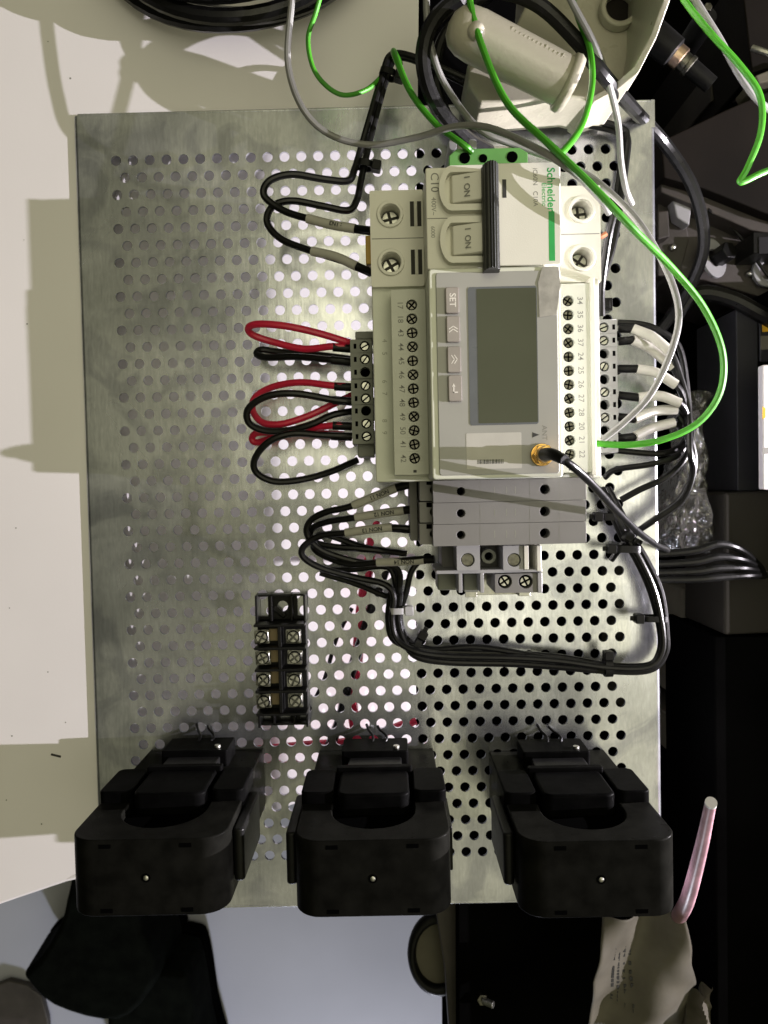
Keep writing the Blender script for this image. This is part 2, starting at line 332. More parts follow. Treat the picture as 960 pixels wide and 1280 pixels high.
# ------------------------------------------------------------------ shared screw meshes
def cross_screw(r, slot=.16, kind='cross', mats=None, rot=0.):
    m = MB(); m.cyl(0, 0, r, -1.2, -.35, 18, m=1); s_ = r*slot
    n = 8
    quads = ((0, 90), (90, 180), (180, 270), (270, 360)) if kind == 'cross' else ((0, 180), (180, 360))
    for a0, a1 in quads:
        k = n if kind == 'cross' else 14; am = math.radians((a0+a1)/2); ox, oy = (s_*math.cos(am)*1.414, s_*math.sin(am)*1.414) if kind == 'cross' else (0, s_*math.sin(am))
        rr = r*.93; arc = [(rr*math.cos(math.radians(a0+(a1-a0)*i/k)), rr*math.sin(math.radians(a0+(a1-a0)*i/k))) for i in range(k+1)]
        pl = []
        for x, y in arc:
            if kind == 'cross':
                x = max(x, s_) if math.cos(am) > 0 else min(x, -s_)
            y = max(y, s_) if math.sin(am) > 0 else min(y, -s_)
            pl.append((x, y))
        if kind == 'cross': pl.append((ox/1.0, oy/1.0))
        m.prism(pl, -.4, 0, 0, taper=.06)
    return m.mesh('screw', mats or [METAL, DARK])
SC_S = cross_screw(1.55, .17, mats=[OLDM, DARK]); SC_L = cross_screw(3.1, .16, mats=[METAL, WELL]); SC_SLOT = cross_screw(1.6, .16, 'slot', [METAL, DARK]); SC_M = cross_screw(2.0, .17, mats=[METAL, DARK])
SC_PAN = cross_screw(2.3, .2, mats=[METAL, DARK])

# ------------------------------------------------------------------ DIN rail
x0, x1, _, _ = rect(578, 500, 660, 560, 7.5); ry0 = P(610, 746, 7).y; ry1 = P(600, 176, 7).y
rail = thing('mounting_rail', 'galvanised top hat rail running behind the breaker, meter and relays', 'mounting rail', (x0+x1)/2, (ry0+ry1)/2, 0)
mb = MB(); mb.box(x0, x0+5, ry0, ry1, 6.2, 7.3); mb.box(x1-5, x1, ry0, ry1, 6.2, 7.3); mb.box(x0+4, x0+5.2, ry0, ry1, .2, 6.2); mb.box(x1-5.2, x1-4, ry0, ry1, .2, 6.2); mb.box(x0+5.2, x1-5.2, ry0, ry1, .2, 1.3)
mb.build('rail_profile', METAL, rail, bevel=.2)

# ------------------------------------------------------------------ green earth terminal
g = rect(561, 185, 660, 215, 44)
pe = thing('earth_terminal_block', 'green earth terminal block at the top end of the rail, above the circuit breaker', 'terminal block', (g[0]+g[1])/2, (g[2]+g[3])/2, 0)
mb = MB(); mb.prism([(g[0], g[2]-2), (g[0], g[3]-2.5), (g[0]+3, g[3]), (g[1]-3, g[3]), (g[1], g[3]-2.0), (g[1], g[2]-2)], 8, 44); mb.build('terminal_body', GPE, pe, bevel=.5)
mb = MB(); mb.cyl(g[0]+6, g[3]-3.6, 2.1, 44, 44.25); mb.cyl(g[0]+13, g[3]-3.9, 1.6, 44, 44.25); mb.cyl(g[1]-6, g[3]-3.6, 2.1, 44, 44.25); mb.build('wire_opening', DARK, pe)
for du in (566, 591):
    q = P(du, 184, 38); mb = MB(); mb.prism(rrect(q.x-1.6, q.x+1.6, q.y-1, q.y+3.2, 1.2), 8, 38); mb.build('clamp_lug', GREYL, pe, bevel=.4)

# ------------------------------------------------------------------ circuit breaker
sx0, sx1, sy0, sy1 = rect(463, 235, 751, 355.5, 50)
brk = thing('circuit_breaker', 'cream two pole circuit breaker with linked black toggle bar, above the meter', 'circuit breaker', (sx0+sx1)/2, (sy0+sy1)/2, 7)
nx0, nx1, ny0, ny1 = rect(533, 206, 700, 334, 72)
mb = MB(); ym = (sy0+sy1)/2
SR = 5.2/1.0
# shoulders with screw openings
def shoulder(xa, xb, cxs, z):
    m = MB(); m.openbox(xa, xb, sy0, sy1, 8, z)
    for (ya, yb_) in ((sy0, ym), (ym, sy1)):
        m.cell(xa, xb, ya, yb_, cxs, (ya+yb_)/2, 3.5, z, 9, 24, mw=0, floor=1)
    return m
cxl = P(488, 290, 50).x; cxr = P(727, 290, 50).x
shoulder(sx0, nx0, cxl, 50).build('terminal_shoulder', [CREAM, DARK], brk, bevel=.5)
shoulder(nx1, sx1, cxr, 50).build('terminal_shoulder', [CREAM, DARK], brk, bevel=.5)
for cx in (cxl, cxr):
    for cy in ((sy0+ym)/2, (ym+sy1)/2):
        r = MB(); r.ring(cx, cy, 5.0, 3.7, 49.9, 51.0, 32); r.build('screw_collar', CREAM, brk, bevel=.35)
        inst(SC_L, 'screw', brk, cx, cy, 44.5, random.uniform(0, 1.5))
for yc in ((sy0+ym)/2, (ym+sy1)/2):
    for k in (0, 1):
        xa = P(513+9*k, 290, 50).x; mb = MB(); mb.box(xa, xa+1.5, yc-4.6, yc+4.6, 49.95, 50.07); mb.build('vent_slot', WELL, brk)
    mb = MB(); xa = P(517, 290, 50).x; mb.box(xa+.6, xa+1.3, yc-4.6, yc+4.6, 50, 50.8); mb.build('slot_rib', CREAM, brk, bevel=.2)
mb = MB(); mb.box(sx0+.5, nx0, ym-.15, ym+.15, 49.9, 50.05); mb.box(nx1, sx1-.5, ym-.15, ym+.15, 49.9, 50.05); mb.build('pole_joint', GINK, brk)
# nose
hx0, hx1, _, _ = rect(604, 206, 629, 334, 72)
mb = MB(); mb.prism(rrect(nx0, hx0+.6, ny0, ny1, .8, 3), 10, 71); mb.build('nose_body', CREAM, brk, bevel=.5)
mb = MB(); mb.prism(rrect(hx0+.8, nx1, ny0, ny1, .6, 3), 10, 73.5); mb.build('label_block', CREAM, brk, bevel=.5)
mb = MB(); nm = (ny0+ny1)/2; mb.box(nx0+.3, hx0, nm-.13, nm+.13, 70.9, 71.06); mb.build('pole_joint', GINK, brk)
tx0, tx1, _, _ = rect(549, 206, 606, 334, 73)
for k, (va, vb) in enumerate(((209, 265), (272, 330))):
    ta, tb = P(575, vb, 73).y, P(575, va, 73).y
    mb = MB(); outer = []; inner = []
    n_ = 10
    def dshape(x0_, x1_, y0_, y1_, b_):
        p_ = [(x1_, y0_), (x1_, y1_)]; cyy = (y0_+y1_)/2
        for i in range(n_+1):
            a = math.pi/2+math.pi*i/n_; p_.append((x0_+b_+b_*math.cos(a), cyy+(y1_-y0_)/2*math.sin(a)*(1-0.08*abs(math.cos(a)))))
        return p_
    mb.annulus(dshape(tx0, tx1, ta, tb, 4.0), dshape(tx0+1.9, tx1+.02, ta+2.2, tb-2.2, 2.2), 70.9, 74.6); mb.build('toggle_surround', CREAM, brk, bevel=.7, seg=3)
    lx0 = P(563, 240, 75).x
    mb = MB(); mb.M = Matrix.Identity(4)
    mb.add([(lx0, ta+2.5, 70.8), (tx1+1, ta+2.5, 70.8), (tx1+1, tb-2.5, 70.8), (lx0, tb-2.5, 70.8), (lx0+.7, ta+2.9, 73.6), (tx1+1, ta+2.9, 78.0), (tx1+1, tb-2.9, 78.0), (lx0+.7, tb-2.9, 73.6)],
           [(3, 2, 1, 0), (4, 5, 6, 7), (0, 1, 5, 4), (1, 2, 6, 5), (2, 3, 7, 6), (3, 0, 4, 7)])
    tg = mb.build('toggle_lever', CREAM, brk, bevel=.5)
    tl = text('I  ON', (lx0+tx1)/2-.4, (ta+tb)/2, 75.75, 2.9, -90, GINK, tg, bold=.02, R=Euler((0, math.radians(-18), math.radians(-90)), 'XYZ'))
    tl.rotation_mode = 'QUATERNION'; tl.rotation_quaternion = (Matrix.Rotation(math.atan2(-4.4, tx1+.3-lx0)*1.0, 3, 'Y') @ Matrix.Rotation(math.radians(-90), 3, 'Z')).to_quaternion()
# linked toggle bar
bx0, bx1, by0_, by1_ = rect(605, 200, 627, 334, 83)
mb = MB(); nrib = 9; pts = []
for i in range(nrib*2+1):
    a = math.pi*(1-i/(nrib*2)); rr = 1.0 if i % 2 == 0 else .90
    pts.append(((bx0+bx1)/2+(bx1-bx0)/2*math.cos(a)*rr, 77+6.5*math.sin(a)*rr))
pts = [(bx0+.5, 73.6)]+pts+[(bx1-.5, 73.6)]
mb.M = Matrix(((1, 0, 0, 0), (0, 0, 1, 0), (0, 1, 0, 0), (0, 0, 0, 1))); mb.prism(pts, by0_, by1_)
mb.build('toggle_link_bar', mat('bar_black', (.022, .024, .022), .42, bump=.3, bscale=2500), brk, bevel=.15)
mb = MB(); q = rect(628, 224, 633, 247, 73.7); mb.box(*q, 73.3, 73.62); mb.build('status_window', INK, brk)
# print on the breaker
def T(s, u, v, h, size, rot, m_, par, **k): q = P(u, v, h); return text(s, q.x, q.y, h+.04, size, rot, m_, par, **k)
T('Schneider', 688.5, 237, 73.5, 3.75, -90, GREEN, brk, bold=.06)
T('Electric', 680, 243, 73.5, 2.3, -90, GREEN, brk, sx=1.15)
T('iC60N   C10A', 669, 234, 73.5, 2.2, -90, GINK, brk)
T('C10', 543, 228, 71, 4.0, -90, GINK, brk)
T('400V~', 542, 258, 71, 2.3, -90, GINK, brk)
T('6000', 541, 290, 71, 2.0, -90, GINK, brk)
q = rect(686, 264, 693.5, 326, 73.5); mb = MB(); mb.box(*q, 73.4, 73.56); mb.build('green_stripe', GREEN, brk)
q = rect(457, 294, 466, 330, 40); mb = MB(); mb.box(q[0], q[1]+2, q[2], q[3], 30, 40); mb.build('rail_clip', YEL, brk, bevel=.5)

# ------------------------------------------------------------------ meter
mx0, mx1, my0, my1 = rect(467, 341, 752, 600, 48)
met = thing('power_meter', 'grey and cream power meter with blank display and four side keys, below the breaker', 'power meter', (mx0+mx1)/2, (my0+my1)/2, 7)
mb = MB(); mb.prism(rrect(mx0, mx1-1, my0, my1, .8, 3), 8, 47); mb.build('housing', METERC, met, bevel=.6)
fx0, fx1, fy0, fy1 = rect(538, 333, 703, 598, 76)
mb = MB(); mb.prism(rrect(fx0, fx1, fy0, fy1, 1.2, 4), 20, 75.2); mb.build('front_block', METERC, met, bevel=.7)
gx0, gx1, gy0, gy1 = rect(547, 339, 698, 593, 76)
mb = MB(); mb.prism(rrect(gx0, gx1, gy0, gy1, 1.0, 4), 75.1, 75.9); face = mb.build('label_face', FACE, met, bevel=.25)
q = rect(586, 358, 672, 531, 76); mb = MB(); mb.prism(rrect(*q, .9, 4), 75.9, 76.15); scr = mb.build('display_frame', LCDB, met)
q = rect(597, 360.5, 671, 528.5, 76); mb = MB(); mb.prism(rrect(*q, .4, 3), 76.1, 76.3); mb.build('display_glass', LCD, scr)
BTN = mat('button_plastic', (.33, .30, .275), .4)
SYM = mat('white_key_print', (.80, .77, .72), .5)
for k, (va, vb, s_) in enumerate(((359, 392, 'SET'), (395, 428, 'l'), (433, 466, 'u'), (469, 502, 'e'))):
    ub = k*1.2; q = rect(556.5+ub, va, 574+ub, vb, 77); mb = MB(); mb.prism(rrect(*q, .7, 4), 75.8, 77.6); bt = mb.build('button', BTN, met, bevel=.45, seg=3)
    cx, cy = (q[0]+q[1])/2, (q[2]+q[3])/2
    if s_ == 'SET': text('SET', cx, cy, 77.66, 3.0, -90, SYM, bt, bold=.05)
    else:
        mk = MB()
        def seg(a, b, wd=.3):
            a = Vector((a[0], a[1])); b = Vector((b[0], b[1])); d = (b-a).normalized(); nn = Vector((-d.y, d.x))*wd/2
            mk.prism([tuple(a-nn), tuple(b-nn), tuple(b+nn), tuple(a+nn)], 77.55, 77.68)
        if s_ == 'l':
            for o_ in (-.5, .5): seg((cx-1.5, cy+o_-.6), (cx, cy+o_+.4)); seg((cx, cy+o_+.4), (cx+1.5, cy+o_-.6))
        elif s_ == 'u':
            for o_ in (-.5, .5): seg((cx+o_-.5, cy+1.5), (cx+o_+.5, cy)); seg((cx+o_+.5, cy), (cx+o_-.5, cy-1.5))
        else:
            seg((cx-.5, cy+.6), (cx-.5, cy-1.6), .42); seg((cx-.69, cy-1.4), (cx+.9, cy-1.4), .42); mk.prism([(cx-1.1, cy+.5), (cx+.1, cy+.5), (cx-.5, cy+1.7)], 77.55, 77.68)
        mk.build('key_symbol', SYM, bt)
q = rect(583, 541, 652, 586, 76); mb = MB(); mb.prism(rrect(*q, .4, 3), 75.9, 76.02); st = mb.build('sticker', PAPER, met)
mb = MB(); bx = P(597, 577, 76).x; rr_ = random.Random(3); yy = P(613, 577, 76).y
while bx < P(630, 577, 76).x:
    ww = rr_.uniform(.12, .4); mb.box(bx, bx+ww, yy-.75, yy+.75, 76, 76.07); bx += ww+rr_.uniform(.15, .3)
mb.build('small_print', INK, st)
q = rect(674, 334, 699, 396, 76.4); mb = MB()
mb.add([(q[0], q[2], 76.25), (q[1]-1, q[2]+.6, 76.3), (q[1]+.5, q[3]-6, 76.4), (q[1], q[3], 76.2), (q[0]+1.3, q[3]+.4, 76.2), (q[0]-.3, q[3]-5, 76.35),
        (q[0], q[2], 75.95), (q[1]-1, q[2]+.6, 75.95), (q[1]+.5, q[3]-6, 75.95), (q[1], q[3], 75.95), (q[0]+1.3, q[3]+.4, 75.95), (q[0]-.3, q[3]-5, 75.95)],
       [(0, 1, 2, 3, 4, 5)]+[(i, 6+i, 6+(i+1) % 6, (i+1) % 6) for i in range(6)]); mb.build('tape_scrap', TAPE, met)
q = P(669.5, 543.5, 76); mb = MB(); mb.prism([(q.x-1.1, q.y-.9), (q.x-1.1, q.y+.9), (q.x+1.3, q.y)], 75.9, 76); mb.build('arrow_mark', INK, met)
T('ANT', 680.5, 541, 75.9, 2.5, -90, GINK, met)
q = P(680, 568, 80); mb = MB(); mb.cyl(q.x, q.y, 3.9, 75.9, 77.0, 24); mb.cyl(q.x, q.y, 3.6, 77, 80.5, 6); mb.cyl(q.x, q.y, 2.9, 80.5, 84.5, 24, r2=2.6); mb.build('antenna_socket', GOLD, met, bevel=.2)
# shoulder numbers
for s_, v in (('4', 426), ('5', 442), ('6', 477), ('7', 492), ('8', 526), ('9', 541)): T(s_, 480.5, v, 47, 2.6, -90, EMB, met, ext=.05, name='moulded_number')
# plug-in terminal strips
def strip(u0, v0, u1, v1, h, us, v_first, v_last, nums, unum, parent, right=False):
    a = rect(u0, v0, u1, v1, h); cx = P(us, (v0+v1)/2, h).x; N = len(nums)
    ys = [P(us, v_first+(v_last-v_first)*i/(N-1), h).y for i in range(N)]; d = (ys[0]-ys[-1])/(N-1)
    m = MB(); m.openbox(a[0], a[1], a[2], a[3], 40, h)
    for y in ys: m.cell(a[0], a[1], y-d/2, y+d/2, cx, y, 1.95, h, 2.6, 16, mw=0, floor=1)
    ytop, ybot = ys[0]+d/2, ys[-1]-d/2
    m.add([(a[0], ytop, h), (a[1], ytop, h), (a[1], a[3], h), (a[0], a[3], h)], [(0, 1, 2, 3)]); m.add([(a[0], a[2], h), (a[1], a[2], h), (a[1], ybot, h), (a[0], ybot, h)], [(0, 1, 2, 3)])
    s_ = m.build('terminal_strip', [STRIPC, DARK], parent, bevel=.3)
    xn = P(unum, (v0+v1)/2, h).x
    for y, t_ in zip(ys, nums):
        inst(SC_S, 'screw', s_, cx, y, h-.8, random.uniform(0, 1.57)); text(t_, xn, y, h+.04, 2.9, -90, GINK, s_, name='terminal_number', bold=.01)
    e = MB(); e.box(cx-.6, cx+.6, a[2]+.9, a[2]+1.9, h, h+.05); e.build('square_mark', INK, s_)
    return s_
strip(491, 361, 534, 594, 57, 516.5, 381, 573, ['17', '18', '43', '44', '45', '46', '47', '48', '49', '50', '41', '42'], 502, met)
strip(702, 354, 738, 591, 57, 711.5, 376, 568, ['34', '35', '36', '37', '24', '25', '26', '27', '28', '20', '21', '22'], 726, met)
q = rect(739, 350, 749, 597, 50); mb = MB(); mb.box(q[0], q[1], q[2], q[3], 20, 51); mb.box(q[0]-2.1, q[0]-.4, q[2]+1, q[3]-1, 45, 57.8); mb.build('side_rail_ledge', CREAM, met, bevel=.3)

# ------------------------------------------------------------------ side connectors
def connector(u0, v0, u1, v1, h, us, vs_, screws, uslot, label, name='plug_connector', mat_=GREYC):
    a = rect(u0, v0, u1, v1, h); cx = P(us, (v0+v1)/2, h).x; t = thing(name, label, 'connector', (a[0]+a[1])/2, (a[2]+a[3])/2, 12)
    ys = [P(us, v, h).y for v in vs_]; d = (ys[0]-ys[-1])/(len(ys)-1)
    m = MB(); m.openbox(a[0], a[1], a[2], a[3], 12, h)
    for y in ys: m.cell(a[0], a[1], y-d/2, y+d/2, cx, y, 2.0, h, 3.5, 16, mw=0, floor=1)
    yt_, yb_ = ys[0]+d/2, ys[-1]-d/2
    m.add([(a[0], yt_, h), (a[1], yt_, h), (a[1], a[3], h), (a[0], a[3], h)], [(0, 1, 2, 3)]); m.add([(a[0], a[2], h), (a[1], a[2], h), (a[1], yb_, h), (a[0], yb_, h)], [(0, 1, 2, 3)])
    m.build('connector_body', [mat_, DARK], t, bevel=.25)
    xs = P(uslot, (v0+v1)/2, h).x
    for i, y in enumerate(ys):
        if i in screws: inst(SC_SLOT, 'screw', t, cx, y, h-.7, random.uniform(.3, 1.4))
        s_ = MB(); s_.box(xs-.55, xs+.55, y-1.0, y+1.0, h-.05, h+.05); s_.build('test_slot', DARK, t)
    return t, a
cl, ca = connector(439, 424, 466, 555, 30, 457, [432.5, 449, 465, 482, 498, 513.5, 529.5, 545.5], (0, 1, 3, 4, 6, 7), 445, 'grey eight way plug connector on the left side of the meter')
mb = MB(); q = rect(447, 552, 468, 571, 26); mb.box(*q, 12, 26); q = rect(444, 414, 468, 424, 27); mb.box(*q, 12, 27); mb.build('end_tab', GREYC, cl, bevel=.5)
cr_, cb = connector(748, 399, 772, 566, 30, 756, [409, 425.5, 442, 458, 474, 490, 506, 522, 538, 554], (0, 1, 3, 5, 7), 768, 'grey ten way plug connector on the right side of the meter', mat_=GREYM)

# ------------------------------------------------------------------ relay modules
GR = 'slim grey relay modules under the meter'
for k, (va, vb, lab) in enumerate(((599, 626.5, 'slim grey relay module directly under the meter, topmost of the three'), (627, 653.5, 'slim grey relay module in the middle of the three, crossed by a slanting shadow'), (654, 681, 'slim grey relay module nearest the end clamp, lowest of the three'))):
    a = rect(541, va, 733, vb, 50); t = thing('relay_module', lab, 'relay module', (a[0]+a[1])/2, (a[2]+a[3])/2, 7, GR); h = 50; yc = (a[2]+a[3])/2
    m = MB(); m.openbox(a[0], a[1], a[2], a[3], 8, h); sp = [(a[0], 547), (None, 576), (None, 681)]
    xs = [a[0]]+[P(u, (va+vb)/2, h).x for u in (561, 600, 662, 699)]+[a[1]]
    for i, (us, r) in enumerate(((545.5, 1.8), (576, 1.5), (None, 0), (681, 1.8), (None, 0))):
        if us:
            if i == 0: continue
            m.cell(xs[i], xs[i+1], a[2], a[3], P(us, (va+vb)/2, h).x, yc, r, h, 6, 16, mw=0, floor=1)
        else: m.add([(xs[i], a[2], h), (xs[i+1], a[2], h), (xs[i+1], a[3], h), (xs[i], a[3], h)], [(0, 1, 2, 3)])
    m.add([(xs[0], a[2], h), (xs[1], a[2], h), (xs[1], a[3], h), (xs[0], a[3], h)], [(0, 1, 2, 3)])
    m.build('module_body', [RELAY, DARK], t, bevel=.35)
    b = rect(528, va+.5, 546, vb-.5, 44); m = MB(); m.openbox(b[0]-1, b[1]+.5, b[2], b[3], 8, 44)
    m.cell(b[0]-1, b[1]+.5, b[2], b[3], P(546, (va+vb)/2, 44).x-.9, (b[2]+b[3])/2, 1.75, 44, 5, 16, mw=0, floor=1); m.build('clamp_end', [RELAY, DARK], t, bevel=.3)
    m = MB(); q = rect(533, va+1, 543, va+7, 44.2); m.box(*q, 43.9, 44.15); m.build('release_notch', DARK, t)
    m = MB()
    for u in (600, 662, 699): xx = P(u, va, h).x; m.box(xx-.09, xx+.09, a[2]+.3, a[3]-.3, h-.02, h+.05)
    m.build('moulded_line', GINK, t)
    m = MB()
    for u in (618, 633, 644): xx = P(u, va, h).x; m.box(xx-.06, xx+.06, yc-1.4, yc+1.4, h-.02, h+.05)
    m.build('faint_print', EMB, t)
q = rect(512, 600, 522, 676, 30); m = MB(); m.prism(rrect(q[0], q[1], q[2], q[3], .8), 8, 30)
tag(m.build('relay_end_plate', RELAY, bevel=.4), 'narrow grey end plate standing left of the three relay modules', 'end plate')

# ------------------------------------------------------------------ end clamp block
a = rect(546, 682, 677, 741, 38); t = thing('end_clamp_block', 'grey screw terminal block and end clamp at the bottom of the rail', 'terminal block', (a[0]+a[1])/2, (a[2]+a[3])/2, 7)
def bx(u0, v0, u1, v1, z0, z1, name, mt, par, bevel=.3, **k):
    q = rect(u0, v0, u1, v1, z1); m = MB(); m.box(*q, z0, z1); return m.build(name, mt, par, bevel=bevel, **k)
bx(552, 682, 676, 712, 8, 24, 'terminal_base', RELAY, t)
for u0, u1, us in ((571, 600, 584.5), (629, 654, 642.5)):
    q = rect(u0, 682, u1, 713, 42); cx = P(us, 699, 42).x; m = MB(); m.openbox(q[0], q[1], q[2], q[3], 10, 42); m.cell(q[0], q[1], q[2], q[3], cx, P(us, 700, 42).y, 2.6, 42, 3, 20, mw=0, floor=1)
    tb = m.build('screw_tower', [GREYL, DARK], t, bevel=.3); m = MB(); m.cyl(cx, P(us, 700, 42).y, 2.5, 38.5, 41.2, 20); m.build('screw', OLDM, tb, bevel=.3)
q = rect(602, 686, 620, 705, 34); m = MB(); m.ring((q[0]+q[1])/2, (q[2]+q[3])/2, 2.9, 1.7, 24, 34, 20); m.build('jumper_socket', GREYC, t)
m = MB(); m.cyl((q[0]+q[1])/2, (q[2]+q[3])/2, 1.65, 24, 30, 20); m.build('socket_bore', DARK, t)
bx(655, 682, 661, 712, 8, 43, 'partition', CREAM, t); bx(671, 682, 677, 714, 8, 43, 'partition', CREAM, t)
bx(545, 712, 678, 716.5, 8, 38, 'clamp_crossbar', GREYL, t)
bx(547, 716, 573, 738, 8, 24, 'clamp_foot', GREYC, t, .8); bx(573, 716, 578, 741, 8, 38, 'clamp_rib', GREYL, t); bx(580, 717, 598, 740, 8, 26, 'clamp_foot', GREYC, t); bx(600, 716, 605, 741, 8, 38, 'clamp_rib', GREYL, t)
q = rect(619, 717, 673, 741, 36); m = MB(); m.openbox(*q, 8, 36); xm = (q[0]+q[1])/2
for i, us in enumerate((631, 657)):
    m.cell(q[0] if i == 0 else xm, xm if i == 0 else q[1], q[2], q[3], P(us, 727, 36).x, P(us, 727, 36).y, 2.7, 36, 3, 20, mw=0, floor=1)
eb = m.build('clamp_screw_block', [RELAY, DARK], t, bevel=.3)
for us in (631, 657): c_ = P(us, 727, 36); inst(SC_M, 'screw', eb, c_.x, c_.y, 35.0, random.random())
bx(672, 716, 678, 741, 8, 37, 'clamp_rib', GREYL, t)

# ------------------------------------------------------------------ barrier strip
a = rect(318, 746, 382, 914, 14); bar = thing('barrier_terminal_strip', 'black four way barrier terminal strip with eight bright screws on the plate', 'terminal strip', (a[0]+a[1])/2, (a[2]+a[3])/2, .1)
m = MB(); xm = (a[0]+a[1])/2
yA = P(350, 781, 9).y; yB = P(350, 888, 9).y; d = (yA-yB)/4
m.box(a[0]+.3, a[1]-.3, yB, yA, .4, 6); m.box(a[0], a[1], yA, yA+1.0, .4, 14); m.box(a[0], a[1], yB-1, yB, .4, 14)
for i in (1, 2, 3): m.box(a[0], a[1], yA-i*d-.55, yA-i*d+.55, .4, 14)
m.box(xm-.9, xm+.7, yB, yA, .4, 13.2)
for ya, yb_ in ((yA+1, a[3]), (a[2], yB-1)):
    m.box(a[0], a[1], ya, ya+1.6, .4, 1.6); m.cell(a[0]+4.5, a[1]-4.5, ya, yb_, xm, (ya+yb_)/2, min(2.4, (yb_-ya)*.36), 1.5, 1.1, 16, back=True); m.box(a[0], a[0]+1, ya, yb_, .4, 9); m.box(a[1]-1, a[1], ya, yb_, .4, 9)
    yo = yb_-1 if ya > yA-1 else ya
    m.box(a[0], a[1], yo, yo+1, .4, 6); m.box(a[0]+6, a[0]+7, ya, yb_, .4, 6); m.box(a[1]-7, a[1]-6, ya, yb_, .4, 6)
m.build('moulded_body', BLACK, bar, bevel=.25)
for i in range(4):
    yc = yA-(i+.5)*d
    for j, xc in enumerate((P(328.5, 830, 11).x, P(368, 830, 11).x)):
        jit = random.uniform(-.25, .25); wsh = MB(); wsh.M = Matrix.Translation((xc+jit, yc+jit, 0)) @ Matrix.Rotation(random.uniform(-.08, .08), 4, 'Z'); wsh.prism(rrect(-3.3, 3.3, -3.1, 3.1, .5, 2), 10.3, 11.1); wsh.prism(rrect(-3.0, 3.0, -2.8, 2.8, .8, 2), 11.1, 11.4, taper=.12)
        wp = wsh.build('square_washer', OLDM if False else DULL, bar, bevel=.2); inst(SC_PAN, 'screw', wp, xc+jit, yc+jit, 12.7, random.uniform(0, 1.5))
        cy_ = MB(); cy_.cyl(xc+jit, yc+jit, 2.3, 11.2, 12.35, 18); gp_ = MB(); gp_.ring(xc+jit, yc+jit, 2.75, 2.3, 11.3, 11.46, 20); gp_.build('lock_washer_gap', DARK, wp); cy_.build('screw_flank', METAL, wp)
    fl = MB(); fl.box(xm-5.5 if True else 0, xm-1.3, yc-2.6, yc+2.6, 6, 7.0); fl.build('contact_bar', mat('tarnished_brass', (.28, .22, .13), .5, .6), bar)
q = P(345, 765, 3); m = MB(); m.M = Matrix.Translation((q.x+1.3, q.y, 0)) @ Matrix.Rotation(math.radians(-40), 4, 'Z'); m.box(-3.4, 3.4, -1.2, 1.2, 1.7, 3.0); m.build('cable_clip', BLACK, bar, bevel=.6)

